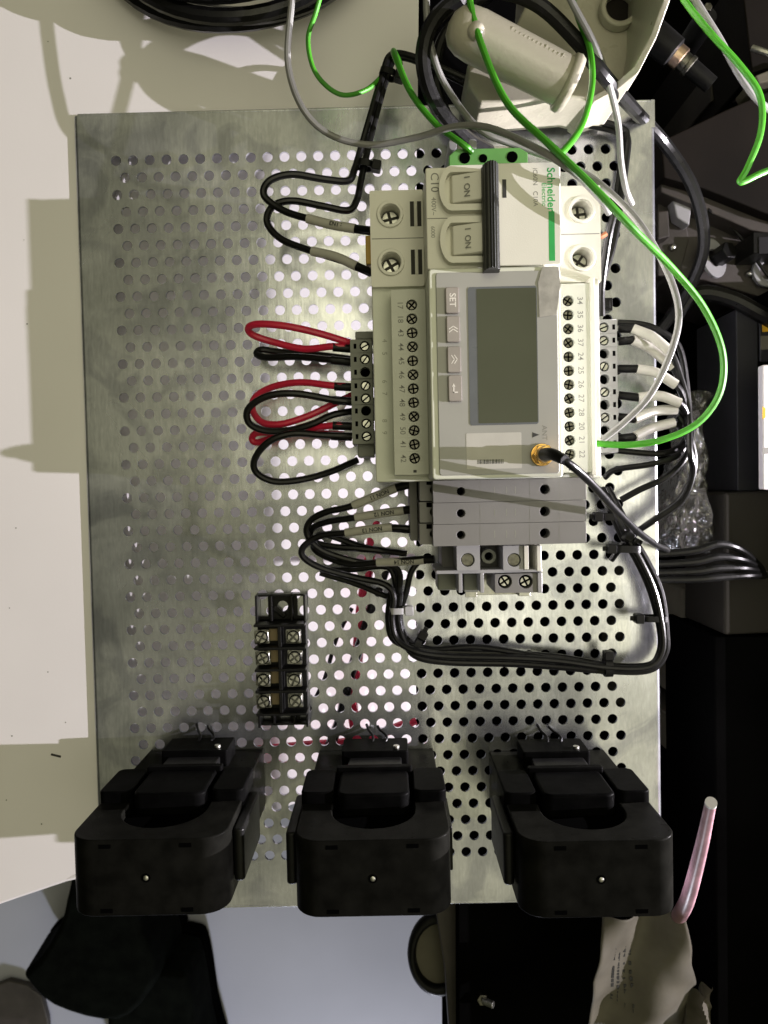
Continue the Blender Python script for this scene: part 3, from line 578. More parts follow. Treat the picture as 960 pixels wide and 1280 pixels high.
# ------------------------------------------------------------------ current transformers
def transformer(u, label, latch):
    c1 = P(u, 1052, 88); c2 = P(u, 1148, 88); yt_ = P(u, 936, 0).y; yt_ = (yt_+c1.y)/2; thick = c1.y-c2.y; X = c1.x
    t = thing('split_current_transformer', label, 'current transformer', X, yt_-thick/2, .1, 'black split core current transformers along the lower edge of the plate')
    W = 26.6; Mx = Matrix(((1, 0, 0, X), (0, 0, 1, yt_), (0, 1, 0, 0), (0, 0, 0, 1)))  # (x, z, depth) -> world
    def pr(poly, y0, y1, name, mt, bev=.6, par=None, **k):
        m = MB(); m.M = Mx; m.prism(poly, y0, y1); return m.build(name, mt, par or t, bevel=bev, seg=3, **k)
    # near half: rounded outer corners, arch over the cable opening
    near = [(-W, 57)]+[(-W+9-9*math.cos(a), 79+9*math.sin(a)) for a in [math.pi/2*i/8 for i in range(9)]]
    near += [(W-9+9*math.sin(a), 79+9*math.cos(a)) for a in [math.pi/2*i/8 for i in range(9)]]+[(W, 57), (15, 57)]
    near += [(15*math.cos(a), 64+15*math.sin(a)) for a in [math.pi*i/14 for i in range(15)]]+[(-15, 57)]
    pr(near, -thick, 0, 'near_core_half', CTB)
    pr([(-W+1, .3), (W-1, .3), (W-1, 33), (15, 36), (-15, 36), (-W+1, 33)], -thick, 0, 'base_core_half', CTB)
    for s_ in (-1, 1):
        xs_ = sorted((s_*15, s_*(W+.6))); pr(rrect(xs_[0], xs_[1], 33.5, 57.5, 3), -thick+1, 4.2, 'hinge_block', BLACKM, .8)
    pr(rrect(-15, 15, 34, 38, 1), -thick+2, 6, 'joint_ledge', BLACKM)
    pr([(-15, 37), (15, 37)]+[(15*math.cos(a), 64+15*math.sin(a)) for a in [math.pi*i/14 for i in range(15)]], -thick+1, -3.2, 'opening_shade_fill', DARK, 0)  # dark fill: shade inside the cable opening put in as colour
    pr(rrect(-13.5, 13.5, 36, 61, 4), -thick+2, 4.6, 'cable_clamp_block', BLACKM, 1.2)
    pr(rrect(-14, 14, 5, 22, 1.2), -.5, 7, 'terminal_cover', BLACKM); pr(rrect(-11, 11, 22, 33, 1), -.5, 4.5, 'terminal_socket', BLACK)
    m = MB(); m.M = Mx; m.cyl(9, 18, 1.3, 7, 7.9, 12); m.build('cover_screw', METAL, t)
    sd = latch
    xa, xb = sorted((sd*(W+.2), sd*(W+4.0))); pr(rrect(xa, xb, 42, 76, 1.6), -thick+5, -2.5, 'latch', BLACK, .9)
    xa, xb = sorted((-sd*(W+.1), -sd*(W+1.6))); pr(rrect(xa, xb, 44, 70, .7), -thick+6, -4, 'hinge_pin_cover', BLACK, .5)
    m = MB()
    for s_ in (-1, 1):
        for yy in (yt_-2.2, yt_-thick+2.0): m.box(X+s_*13.5-2, X+s_*13.5+2, yy-.7, yy+.7, 87.9, 88.12)
    m.build('moulding_notch', DARK, t)
    m = MB(); m.ring(X, yt_-thick/2, 1.5, .9, 88, 88.15, 20); m.build('screw_hole_rim', DARK, t)
    m = MB(); m.lathe([(.9, 0), (.85, .25), (.5, .45), (.1, .5)], 16); m.v = [v+Vector((X, yt_-thick/2, 88.0)) for v in m.v]; m.build('screw', METAL, t)
    m = MB(); m.tube([(X-2, yt_+5, 12), (X-1, yt_+8, 7), (X-3, yt_+10, 3), (X-4, yt_+12, 1)], .6, 8); m.tube([(X+3, yt_+5, 12), (X+5, yt_+8, 7), (X+2, yt_+10, 3), (X+1, yt_+11, 1)], .6, 8); m.build('lead_stub', WIRE, t)
    return t
transformer(181, 'black split core current transformer at the lower left corner of the plate', 1)
transformer(465, 'black split core current transformer in the middle of the lower edge', -1)
transformer(751, 'black split core current transformer at the lower right corner of the plate', -1)

# ------------------------------------------------------------------ wires and cables
def cable(name, label, cat, pts, r, mt, group=None, n=10):
    m = MB(); c = [P(*p) for p in pts]; m.tube(c, r, n); o = m.build(name, mt); 
    o['label'] = label; o['category'] = cat
    if group: o['group'] = group
    # origin on the first point
    f = c[0]*MM; o.data.transform(Matrix.Translation(-f)); o.location = f
    return o
def marked(name, label, pts, r, sleeve, group, txt=None, sr=1.75, ferr=None, mt=WIRE, fl_r=1.7):
    c = [P(*p) for p in pts]; t = thing(name, label, 'wire', *c[0], group)
    m = MB(); m.tube(c, r, 10); m.build('wire_sheath', mt, t)
    if sleeve:
        s_ = [P(*p) for p in sleeve]; m = MB(); m.tube(s_, sr, 14); so = m.build('marker_sleeve', SLEEVE, t)
        if txt:
            a_, b_ = s_[0], s_[-1]; mid = s_[1]*.8+b_*.2 if len(s_) > 2 else (a_+b_)/2; X_ = (a_-b_).normalized(); Y_ = Vector((0, 0, 1)).cross(X_).normalized(); Z_ = X_.cross(Y_)
            tl = text(txt, *(mid+Z_*(sr+.08)), 2.3, 0, INK, so, bold=.07); tl.rotation_euler = Matrix((X_, Y_, Z_)).transposed().to_euler()
    if ferr: m = MB(); m.tube([P(*p) for p in ferr], fl_r, 12); m.build('ferrule_collar', BLACK, t)
    return t
# two supply wires into the breaker
GB = 'black supply wires looping into the breaker'
marked('supply_wire', 'black wire with printed sleeve entering the breaker beside its upper left screw', [(468, 288, 40), (440, 285, 36), (384, 273, 32), (352, 262, 30), (330, 244, 30), (337, 226, 31), (365, 218, 30), (405, 224, 28), (435, 226, 26), (443, 212, 24), (450, 190, 22), (463, 145, 22), (478, 95, 20), (491, 68, 18), (530, 76, 14), (600, 106, 11), (700, 140, 9), (772, 158, 6), (784, 172, 5), (783, 200, 5), (768, 300, 5), (748, 365, 5)], 1.45, [(384, 273, 32), (415, 281, 34), (444, 286, 36)], GB, ': 1N3', 1.85, [(443, 286, 36), (464, 289, 38)])
marked('supply_wire', 'black wire with plain sleeve entering the breaker beside its lower left screw', [(468, 342, 40), (440, 330, 36), (390, 314, 30), (352, 299, 27), (334, 278, 26), (341, 258, 27), (365, 251, 27), (405, 258, 24), (435, 263, 22), (446, 250, 21), (452, 222, 20), (466, 160, 20), (482, 102, 19), (497, 72, 15), (540, 84, 11), (605, 115, 8), (700, 148, 6), (765, 163, 4), (778, 176, 3.5), (776, 205, 3.5), (762, 300, 3.5), (742, 365, 3.5)], 1.45, [(390, 314, 31), (420, 321, 34), (446, 333, 37)], GB, None, 1.85, [(446, 333, 37), (464, 341, 38)])
# red and black jumper loops
GL = 'looped jumper wires on the left connector'
def jumper(label, pts, mt, ferr): marked('jumper_wire', label, pts, 1.45, None, GL, ferr=ferr, mt=mt, fl_r=1.75)
jumper('red wire loop plugged into the top of the left grey connector, uppermost loop', [(440, 436, 24), (416, 433, 25), (380, 436, 22), (340, 427, 20), (315, 418, 22), (311, 409, 25), (325, 405, 28), (360, 408, 29), (400, 417, 27), (436, 428, 24), (445, 430, 20)], RWIRE, [(416, 434, 25), (440, 436, 24)])
jumper('black wire lying just under the uppermost red loop', [(440, 452, 22), (416, 450, 22), (370, 446, 18), (335, 447, 15), (321, 443, 12), (327, 437, 10), (350, 440, 9), (400, 444, 9), (440, 449, 9)], WIRE, [(414, 450, 22), (440, 453, 22)])
jumper('red wire loop behind the large black loop in the middle of the left connector', [(440, 483, 24), (415, 482, 24), (375, 478, 21), (340, 484, 18), (319, 497, 16), (316, 513, 16), (328, 528, 17), (352, 530, 18), (385, 520, 18), (415, 506, 17), (440, 494, 15)], RWIRE, [(418, 483, 24), (440, 484, 24)])
jumper('large black wire loop over the red one in the middle of the left connector', [(440, 502, 24), (418, 500, 25), (370, 492, 27), (335, 495, 27), (311, 510, 26), (311, 528, 24), (330, 538, 22), (360, 538, 21), (390, 530, 21), (415, 519, 20), (440, 514, 18)], WIRE, [(416, 500, 24), (440, 502, 24)])
jumper('red wire with a tight bend at the left, between two black loops', [(440, 533, 22), (415, 532, 22), (385, 537, 18), (345, 546, 14), (322, 553, 12), (315, 548, 12), (322, 541, 13), (345, 541, 11), (385, 541, 9), (430, 543, 9)], RWIRE, [(416, 532, 22), (440, 533, 22)])
jumper('lowest black wire loop hanging below the left grey connector', [(440, 545, 22), (405, 544, 23), (365, 542, 24), (335, 553, 24), (318, 575, 22), (322, 592, 20), (345, 602, 18), (380, 599, 16), (415, 589, 12), (447, 575, 8)], WIRE, [(414, 545, 22), (440, 546, 22)])
# numbered relay wires
GN = 'numbered black wires into the relay modules'
tail = lambda o, h: [(492+o, 745, h), (490+o, 775, h), (497+o, 800, h), (520, 814+o*.8, h+1), (560, 820+o, h), (640, 822+o, h), (700, 826+o, h), (760, 834+o*.6, h), (808, 834+o*.5, h), (826+o*.6, 818, h), (828+o*.6, 790, h), (818+o, 740, h), (800+o, 700, h), (783+o, 672, h), (768+o, 640, h), (752+o, 610, h-4)]
marked('relay_wire', 'black wire with sleeve marked 11, uppermost of the numbered relay wires', [(512, 603, 28), (500, 608, 27), (441, 632, 24), (408, 640, 22), (388, 651, 20), (384, 668, 19), (402, 688, 18), (445, 702, 17), (485, 706, 15), (499, 716, 14), (499, 738, 13)]+tail(8, 12), 1.4, [(441, 632, 24), (470, 620, 26), (495, 610, 27)], GN, 'NON 11', 1.8, [(495, 610, 27), (514, 605, 28)])
marked('relay_wire', 'black wire with sleeve marked 12, second of the numbered relay wires', [(515, 636, 28), (505, 637, 27), (444, 647, 23), (410, 652, 20), (390, 661, 17), (390, 676, 15), (415, 683, 12), (450, 686, 9), (508, 692, 6)], 1.4, [(444, 647, 23), (475, 642, 25), (505, 638, 27)], GN, 'NON 12', 1.8, [(505, 638, 27), (516, 637, 28)])
marked('relay_wire', 'black wire with sleeve marked 13, third of the numbered relay wires', [(516, 661, 26), (490, 660, 26), (432, 666, 23), (400, 670, 21), (379, 684, 20), (380, 697, 19), (402, 710, 17), (445, 722, 15), (480, 730, 14)]+tail(0, 14), 1.4, [(432, 666, 23), (460, 662, 25), (490, 659, 26)], GN, 'NON 13', 1.8, [(490, 660, 24), (514, 662, 26)])
marked('relay_wire', 'black wire with sleeve marked 14, lowest of the numbered relay wires', [(542, 698, 24), (525, 699, 24), (471, 703, 20), (435, 705, 17), (400, 692, 14), (392, 680, 12), (405, 668, 10), (455, 684, 8), (505, 692, 7)], 1.4, [(471, 703, 20), (500, 702, 22), (530, 700, 24)], GN, 'NON 14', 1.8, [(530, 700, 24), (543, 699, 25)])
GC = 'black leads bundled round the lower right corner'
cable('bundled_lead', 'black lead on the inner side of the tied bundle, bending up past the relays', 'cable', [(400, 712, 8), (440, 712, 8), (478, 708, 9), (491, 716, 9)]+tail(4, 8), 1.3, WIRE, GC)
cable('bundled_lead', 'black lead on the outer side of the tied bundle along the lower plate', 'cable', [(400, 716, 6), (445, 730, 6), (482, 745, 7)]+tail(-5, 9), 1.3, WIRE, GC)
cable('bundled_lead', 'black lead crossing over the bundle just left of the lower cable tie', 'cable', [(525, 700, 10), (514, 715, 10), (508, 740, 9), (500, 770, 8), (510, 800, 7), (540, 811, 9), (600, 809, 10), (680, 822, 11), (760, 838, 11), (812, 838, 11), (832, 816, 11), (830, 780, 11), (815, 730, 12), (792, 680, 12), (770, 640, 12), (755, 618, 10)], 1.3, WIRE, GC)
# antenna cable
t = thing('antenna_cable', 'black antenna cable rising from the brass socket and crossing right over the bundle', 'cable', *P(684, 568, 84))
m = MB(); c = [P(*p) for p in [(682, 568, 84), (694, 569, 93), (712, 580, 95), (738, 603, 83), (768, 636, 58), (797, 664, 34), (820, 681, 12), (832, 686, -12), (836, 690, -45)]]; m.tube(c, 1.35, 12); m.build('cable_sheath', WIRE, t)
m = MB(); m.tube([P(*p) for p in [(681, 568, 84), (691, 568, 92), (706, 575, 97)]], 1.9, 12, rv=lambda s: 2.3-.6*s); m.build('strain_relief', BLACK, t)
# right side marked wires
GS = 'white sleeved black wires on the right connector'
def rw(label, sl, v0, mid, h):
    end = [(862, 562, h), (866, 590, h-4), (852, 625, h-8), (815, 652, h-12), (786, 672, 10), (764, 700, 4)]
    pts = [(774, v0, 24), (sl[0][0], sl[0][1], 26)]+[(a_, b_, h) for a_, b_ in sl[1:]]+mid+end
    marked('sleeved_wire', label, pts, 1.35, [(sl[0][0], sl[0][1], 26)]+[(a_, b_, h) for a_, b_ in sl[1:]], GS, sr=2.05, ferr=[(773, v0, 24), (sl[0][0]+1, sl[0][1], 26)])
rw('black wire with white sleeve, highest of the six at the right connector', [(791, 411), (815, 421), (838, 440)], 411, [(850, 470, 24), (860, 510, 22)], 28)
rw('black wire with white sleeve, second from the top at the right connector', [(791, 425), (815, 437), (841, 459)], 427, [(850, 480, 22), (857, 515, 20)], 24)
rw('black wire with bent white sleeve, third from the top at the right connector', [(796, 461), (820, 466), (845, 481)], 461, [(855, 500, 22), (861, 530, 22)], 26)
rw('black wire with arched white sleeve, fourth from the top at the right connector', [(798, 497), (825, 495), (850, 504)], 494, [(859, 520, 22), (864, 540, 21)], 27)
rw('black wire with white sleeve under the grey wire, fifth at the right connector', [(793, 524), (818, 514), (846, 512)], 521, [(857, 524, 20), (862, 542, 19)], 24)
rw('black wire with white sleeve just above the green wire, lowest at the right connector', [(793, 546), (815, 535), (843, 528)], 548, [(853, 538, 17), (860, 550, 16)], 22)
GT = 'plain black wires fanning out right of the meter'
cable('fanned_wire', 'plain black wire leaving the top of the right connector', 'wire', [(772, 403, 14), (800, 405, 16), (822, 412, 16), (848, 432, 14), (858, 480, 10), (863, 550, 4)], 1.3, WIRE, GT)
cable('fanned_wire', 'plain black wire below the green wire, uppermost of the lower fan', 'wire', [(752, 561, 16), (790, 565, 18), (825, 567, 18), (848, 560, 16), (858, 546, 12)], 1.3, WIRE, GT)
cable('fanned_wire', 'plain black wire in the middle of the lower fan, reaching towards the relays', 'wire', [(756, 597, 10), (770, 587, 14), (815, 580, 18), (845, 570, 18), (860, 552, 14)], 1.3, WIRE, GT)
cable('fanned_wire', 'plain black wire of the lower fan starting above the upper cable tie', 'wire', [(776, 625, 10), (800, 612, 12), (830, 598, 14), (852, 578, 14), (864, 555, 12)], 1.4, WIRE, GT)
cable('fanned_wire', 'black wire with bright highlight curving widest round the right edge', 'wire', [(782, 680, 10), (800, 662, 12), (836, 636, 14), (858, 612, 16), (868, 580, 18), (862, 545, 20), (848, 520, 20)], 1.35, WIRE, GT)
# grey and green wires
cable('grey_wire', 'grey wire looping from the top edge across the plate to the meter right side', 'wire', [(372, -60, 50), (364, 10, 48), (360, 80, 46), (378, 135, 46), (412, 168, 44), (462, 181, 44), (520, 172, 48), (570, 158, 56), (612, 160, 64), (668, 184, 76), (714, 213, 80), (750, 248, 68), (761, 266, 60)], 1.25, GRWIRE)
cable('grey_wire', 'grey wire from the top edge passing behind the green terminal block', 'wire', [(538, -60, 50), (533, 10, 48), (542, 70, 44), (562, 115, 38), (600, 162, 44), (645, 182, 42), (690, 198, 40), (730, 216, 38), (762, 240, 42), (800, 280, 50), (832, 335, 50), (848, 385, 52), (842, 430, 54), (815, 490, 52), (780, 528, 48), (745, 556, 46)], 1.25, GRWIRE)
cable('grey_wire', 'grey wire coming down past the cast bracket to the plate right margin', 'wire', [(690, -50, 60), (716, 5, 55), (740, 50, 50), (758, 95, 42), (772, 150, 30), (776, 200, 22), (782, 235, 16), (790, 255, 10)], 1.3, GRWIRE)
cable('grey_wire', 'grey wire twisted with a green one at the top right corner', 'wire', [(845, -40, 10), (872, 5, 10), (900, 50, 8), (925, 95, 4), (950, 128, 0), (985, 150, -5)], 1.5, GRWIRE)
cable('green_wire', 'long bright green wire sweeping over the breaker and round into the meter right side', 'wire', [(580, -60, 60), (588, 5, 62), (605, 65, 66), (635, 130, 72), (684, 178, 80), (736, 228, 84), (790, 285, 80), (840, 335, 66), (880, 385, 58), (903, 440, 54), (900, 490, 52), (873, 528, 50), (830, 549, 50), (785, 556, 50), (738, 554, 52)], 1.25, GWIRE)
cable('green_wire', 'green wire from above the tied black pair down to the green terminal block', 'wire', [(500, 80, 16), (492, 64, 26), (497, 78, 34), (515, 118, 38), (545, 155, 42), (578, 180, 46), (590, 190, 44)], 1.25, GWIRE)
cable('green_wire', 'green wire curving up beside the bracket and joining the long green one', 'wire', [(705, -40, 40), (722, 20, 44), (737, 60, 50), (740, 105, 58), (728, 155, 70), (705, 188, 80), (694, 194, 81)], 1.15, GWIRE)
cable('green_wire', 'thin green wire loop left of the tied black pair at the top', 'wire', [(410, -40, 40), (396, 12, 38), (385, 50, 34), (395, 92, 30), (425, 118, 28), (458, 112, 24), (482, 90, 18), (490, 78, 14)], .95, GWIRE)
cable('green_wire', 'green wire with a sharp kink at the top right corner', 'wire', [(830, -50, 12), (852, -5, 12), (885, 38, 14), (925, 82, 12), (950, 120, 10), (951, 165, 8), (935, 208, 6), (925, 226, 6), (932, 226, 6), (955, 215, 6), (1000, 200, 4)], 1.35, GWIRE)
# thick black cables
cable('thick_black_cable', 'thick glossy black cable coiling over the beige handle and down behind the plate corner', 'cable', [(612, 190, 18), (582, 172, 26), (548, 135, 38), (530, 90, 48), (533, 45, 52), (560, 8, 52), (612, -12, 50), (670, 4, 47), (720, 50, 44), (755, 95, 42), (795, 140, 6), (830, 178, -20), (866, 235, -26), (880, 300, -32), (866, 350, -40), (835, 400, -50), (800, 440, -55)], 2.9, WIRE)
cable('thick_black_cable', 'second thick black cable turn beside the first, left of the beige handle', 'cable', [(625, 200, 8), (585, 178, 8), (556, 140, 8), (545, 95, 8), (556, 45, 8), (600, 2, 8), (660, -30, 8)], 2.6, WIRE)
cable('thick_black_cable', 'thick black cable running right under the round bolt washer', 'cable', [(840, 400, -52), (870, 368, -50), (910, 372, -48), (950, 392, -48), (1000, 420, -50)], 4.0, WIRE)
# cables behind the plate, seen through the holes
cable('hidden_red_cable', 'dark red cable seen in pieces through the holes right of the barrier strip', 'cable', [(470, 640, -12), (462, 700, -12), (452, 760, -12), (446, 830, -13), (440, 880, -14), (450, 940, -16)], 2.6, RWIRE)
cable('hidden_red_cable', 'dark red cable seen through the lowest holes between the transformers', 'cable', [(320, 938, -13), (380, 932, -14), (450, 925, -15), (520, 900, -16)], 2.2, RWIRE)
cable('hidden_black_cable', 'black cable seen in pieces through the holes below the tied wires', 'cable', [(485, 700, -8), (462, 770, -9), (436, 850, -10), (425, 900, -10), (400, 960, -12)], 2.4, WIRE)
cable('hidden_black_cable', 'thin black wire crossing behind the holes right of the barrier strip', 'wire', [(440, 760, -14), (420, 800, -14), (405, 850, -15), (380, 900, -16)], 1.0, WIRE)
# loose cables beyond the right edge
for k, (dv, lab) in enumerate(((0, 'thin glossy black cable right of the plate, highest of the loose group'), (14, 'thin glossy black cable right of the plate, second of the loose group'), (26, 'thin glossy black cable right of the plate, third of the loose group'), (36, 'thin glossy black cable right of the plate, lowest of the loose group'))):
    cable('loose_black_cable', lab, 'cable', [(790, 690+dv, -30), (830, 692+dv*.9, -28), (870, 688+dv, -26), (900, 680+dv*1.15, -26), (930+k*4, 690+dv*.8, -30), (960, 720, -45)], 1.8, WIRE, 'loose cables beyond the right edge')

# cable ties
def tie(label, u, v, h, ang, L, Wd, tail_=None, mt=BLACK, name='cable_tie'):
    q = P(u, v, h); t = thing(name, label, 'cable tie', q.x, q.y, q.z, 'cable ties round the wiring'); ca_, sa = math.cos(math.radians(ang)), math.sin(math.radians(ang))
    m = MB(); n_ = 24; R_ = Matrix.Translation(q) @ Matrix.Rotation(math.radians(ang), 4, 'Z')
    out = rrect(-L/2, L/2, -4, 4, 3, 5)
    m.M = R_ @ Matrix.Rotation(math.radians(90), 4, 'X') @ Matrix.Translation((0, 0, -Wd/2)); m.annulus(rrect(-L/2, L/2, -4, 3, 2.4, 5), rrect(-L/2+.7, L/2-.7, -3.3, 2.3, 1.8, 5), 0, Wd); m.build('strap', mt, t)
    m = MB(); m.M = R_; m.prism(rrect(L/2-.5, L/2+3.2, -2, 2, .6, 3), -2, 3); m.build('lock_head', mt, t, bevel=.4)
    if tail_: m = MB(); m.M = R_; m.box(L/2+3, L/2+3+tail_, -1, 1, 0, .9); m.build('tail', mt, t, bevel=.2)
CLR = mat('clear_nylon', (.45, .45, .47), .3)
tie('black cable tie on the wire pair where it crosses the plate top holes', 456, 206, 21, -12, 7.0, 2.6)
tie('black cable tie high on the wire pair, above the plate edge', 485, 92, 20, -18, 7.0, 2.4)
tie('black cable tie on the black pair above the plate, beside the beige handle', 676, 128, 11, 70, 7, 3.0, 1.5)
tie('clear cable tie on the relay wires left of the lower bend', 497, 763, 13, 0, 7, 2.6, mt=CLR)
tie('black cable tie on the inner bend of the wire bundle, above its lower left turn', 520, 808, 10, 60, 9, 2.5, 2)
tie('black cable tie standing out on the lower bundle near its right corner', 760, 834, 12, 90, 8, 3.2)
tie('black cable tie with round head on the rising part of the bundle', 818, 773, 12, 178, 11, 2.4, 2)
tie('black cable tie on the bundle just below the antenna cable crossing', 784, 686, 14, 178, 11, 3.0, 2)
tie('black cable tie on the bundle beside the middle relay module', 764, 646, 12, 178, 9, 3.0, 2)
tie('small black tie over the thinner wire left of the antenna crossing', 795, 676, 16, 150, 5, 2.0)

# exposed copper wire at the breaker right side
t = thing('stripped_black_wire', 'black wire with a bare copper end beside the breaker right edge', 'wire', *P(757, 278, 30))
m = MB(); m.tube([P(*p) for p in [(768, 265, 26), (762, 290, 24), (757, 320, 20), (752, 360, 15), (752, 395, 12)]], 1.5, 10); m.build('wire_sheath', WIRE, t)
m = MB(); m.tube([P(*p) for p in [(758, 292, 34), (751, 296, 34), (746, 297, 34)]], 1.0, 8); m.build('copper_end', COPPER, t)
q = rect(752, 372, 766, 388, 4); m = MB(); m.box(*q, .3, 4); m.box(q[0]+1.2, q[1]-1.2, q[2]+1.2, q[3]-1.2, 4, 4.6)
tag(m.build('small_black_clip', BLACK, bevel=.4), 'small square black clip on the plate beside the meter top right corner', 'clip')

# ------------------------------------------------------------------ top edge objects
A, B = P(592, 44, 55), P(705, 102, 50)
t = thing('beige_handle', 'beige cast handle with raised script lying above the plate', 'handle', *((A+B)/2))
ax = (B-A).normalized(); rot = ax.to_track_quat('Z', 'Y').to_matrix().to_4x4(); Lh = (B-A).length
m = MB(); m.M = Matrix.Translation(A) @ rot; m.lathe([(.2, -10), (4, -9.4), (7, -7.2), (8.6, -3.5), (9.1, 1), (9.0, 10), (8.8, Lh-3), (8.8, Lh)], 36); m.build('handle_grip', BEIGE, t, angle=60)
m = MB(); m.M = Matrix.Translation(A) @ rot; m.lathe([(9.4, Lh-.5), (10.2, Lh), (10.4, Lh+2), (9.6, Lh+3.5)], 36); m.build('handle_collar', BEIGE, t, angle=60)
up = Vector((0, 0, 1)); side = ax.cross(up).normalized()
m = MB()
for i in range(13):
    s0 = Lh*(.32+.046*i); ph = math.radians(70); base = A+ax*s0+(up*math.sin(ph)+(-side)*math.cos(ph))*8.7
    tall = 2.2 if i in (0, 8, 12) else 1.3
    pts_ = [base+(-side)*(-tall*.5), base+ax*.6+up*.25, base+(-side)*(tall*.6)+ax*.9, base+ax*1.3+(-side)*(-.5)]
    m.tube(pts_, .35, 6, sub=4)
m.build('raised_script', BEIGE, t)
q = P(588, 50, 52); m = MB(); m.M = Matrix.Translation(A+Vector((0, -3, 2.6))); m.lathe([(3.2, 0), (3.2, 5.5), (2.6, 7), (.3, 7.6)], 20); m.build('rounded_boss', BEIGE, t, angle=60)
# bracket casting
poly = [(660, -70), (845, -70), (838, 0), (822, 45), (800, 88), (770, 112), (742, 128), (716, 122), (640, 128), (600, 128), (585, 108), (584, 80), (640, 40), (655, 10)]
t = thing('cast_bracket', 'beige cast machine bracket with a ringed round hole, behind the plate top edge', 'bracket', *P(740, 60, 5))
hp = P(773, 13, 32)
def bpoly(pl, h): return [(P(u, v, h).x, P(u, v, h).y) for u, v in pl]
m = MB(); m.prism(bpoly(poly, 30)[::-1], 4, 30); m.build('casting_web', BEIGE, t, bevel=1.2, seg=3)
fo = [(846, -200, 66), (838, 0, 66), (821, 47, 58), (800, 88, 50), (771, 112, 36), (742, 128, 31)]; fi = [(738, 121, 31), (766, 106, 36), (793, 83, 50), (813, 44, 58), (829, 0, 66), (836, -200, 66)]
tp = [P(*p) for p in fo+fi]; bs = [Vector((p.x-(1.5 if i < 6 else 3.0), p.y, 2)) for i, p in enumerate(tp)]
m = MB(); k = len(tp); m.add([tuple(p) for p in bs]+[tuple(p) for p in tp], [[i, (i+1) % k, k+(i+1) % k, k+i] for i in range(k)]+[[i, i+1, k-2-i, k-1-i] for i in range(5)]+[[k+i, k+i+1, k+k-2-i, k+k-1-i] for i in range(5)])
m.build('casting_flange', BEIGE, t, bevel=1.0, seg=3)
m = MB(); m.ring(hp.x, hp.y, 7.6, 5.4, 30, 35, 36); m.build('hole_ring', BEIGE, t, bevel=.8, seg=3)
m = MB(); m.cyl(hp.x, hp.y, 5.5, 30, 30.3, 36); m.build('hole_bore', BROWN, t)
q = rect(629, 94, 640, 111, 20); m = MB(); m.box(*q, 14, 19); tag(m.build('white_wire_tag', PAPER, bevel=.5), 'small white wire tag on the black cable below the beige handle', 'tag')
m = MB(); q = P(668, 30, -45); m.prism(bpoly([(524, -70), (670, -70), (660, 40), (640, 128), (630, 140), (524, 140)], -42), -60, -42); tag(m.build('black_backing_box', MBLACK, bevel=1), 'black box face behind the handle, between panel and bracket', 'box')
# black round base top left
q = P(290, -160, 14); pts = []; rc = random.Random(5); N = 26*7
for k in range(N+1):
    a = 2*math.pi*k/26; t_ = k/N; rr = 68-6*abs(math.sin(t_*9))-9*t_+1.6*math.sin(a*2+t_*11); pts.append((q.x+rr*math.cos(a), q.y+rr*math.sin(a), 6+34*t_+3*math.sin(a*3)))
m = MB(); m.tube(pts, 3.4, 10, sub=2); tag(m.build('coiled_cable', WIRE), 'coil of thick glossy black cable at the top left edge, shading the sheet', 'cable coil')

# ------------------------------------------------------------------ machine at the right and below
def block(name, label, cat, pl, z0, z1, mt, bevel=1.0, group=None):
    q0 = P(*pl[0], z1); m = MB(); m.prism(bpoly(pl, z1), z0, z1); o = m.build(name, mt, bevel=bevel); tag(o, label, cat, group)
    f = Vector((q0.x, q0.y, z0))*MM; o.data.transform(Matrix.Translation(-f)); o.location = f; return o
block('machine_bed', 'black machine bed filling the dark space right of the plate', 'machine', [(524, 141), (640, 141), (690, 100), (700, -400), (1400, -400), (1500, 1500), (574, 1500), (570, 980), (524, 980)], -420, -260, MBLACK)
block('machine_bed', 'black machine side below the right half of the plate', 'machine', [(572, 1000), (1400, 1000), (1500, 1500), (574, 1500)], -259, -110, MBLACK)
block('black_column', 'tall black column along the right edge below the grey cover', 'column', [(893, 796), (1100, 796), (1100, 1500), (898, 1500)], -109, -40, MBLACK)
block('grey_cover', 'dark grey sheet cover at the right edge beside the plastic bag', 'cover', [(905, 616), (1010, 612), (1010, 790), (905, 794)], -90, -39, BOXG, 1.5)
block('vertical_profile', 'dark grey upright profile above the grey cover', 'profile', [(920, 386), (948, 390), (949, 614), (922, 614)], -100, -50, SLATE, .8)
t = thing('labelled_white_box', 'white box with a yellow mark at the right edge beside the upright profile', 'box', *P(975, 520, -60))
m = MB(); m.prism(bpoly([(953, 456), (996, 454), (996, 612), (954, 612)], -24), -29, -24); m.build('box_body', WHITE, t, bevel=.8)
m = MB(); m.prism(bpoly([(953, 508), (957, 510), (957, 522), (953, 524)], -23.9), -24, -23.9); m.build('yellow_smudge', YEL, t)
m = MB(); m.prism(bpoly([(953, 560), (975, 558), (975, 566), (953, 568)], -23.9), -24, -23.9); m.build('printed_line', GINK, t)
m = MB(); m.prism(bpoly([(949, 398), (1010, 396), (1010, 450), (950, 452)], -50), -90, -50); m.build('box_lid', SLATE, t, bevel=.8)
m = MB(); m.prism(bpoly([(953, 402), (975, 401), (975, 414), (953, 415)], -49.8), -50, -49.7); m.build('yellow_mark', YEL, t)
m = MB(); m.prism(bpoly([(951, 420), (985, 419), (985, 436), (951, 437)], -49.8), -50, -49.7); m.build('tan_mark', TAN, t)
m = MB(); m.prism([(193, -320), (420, -320), (420, 330), (330, 330), (330, 95), (193, 95)], -300, -23); o = m.build('added_shade_block', MBLACK, bevel=2); tag(o, 'unseen black block added beyond the upright profile to shade the clutter', 'machine')  # unseen block added to keep the lamps off the clutter at the right
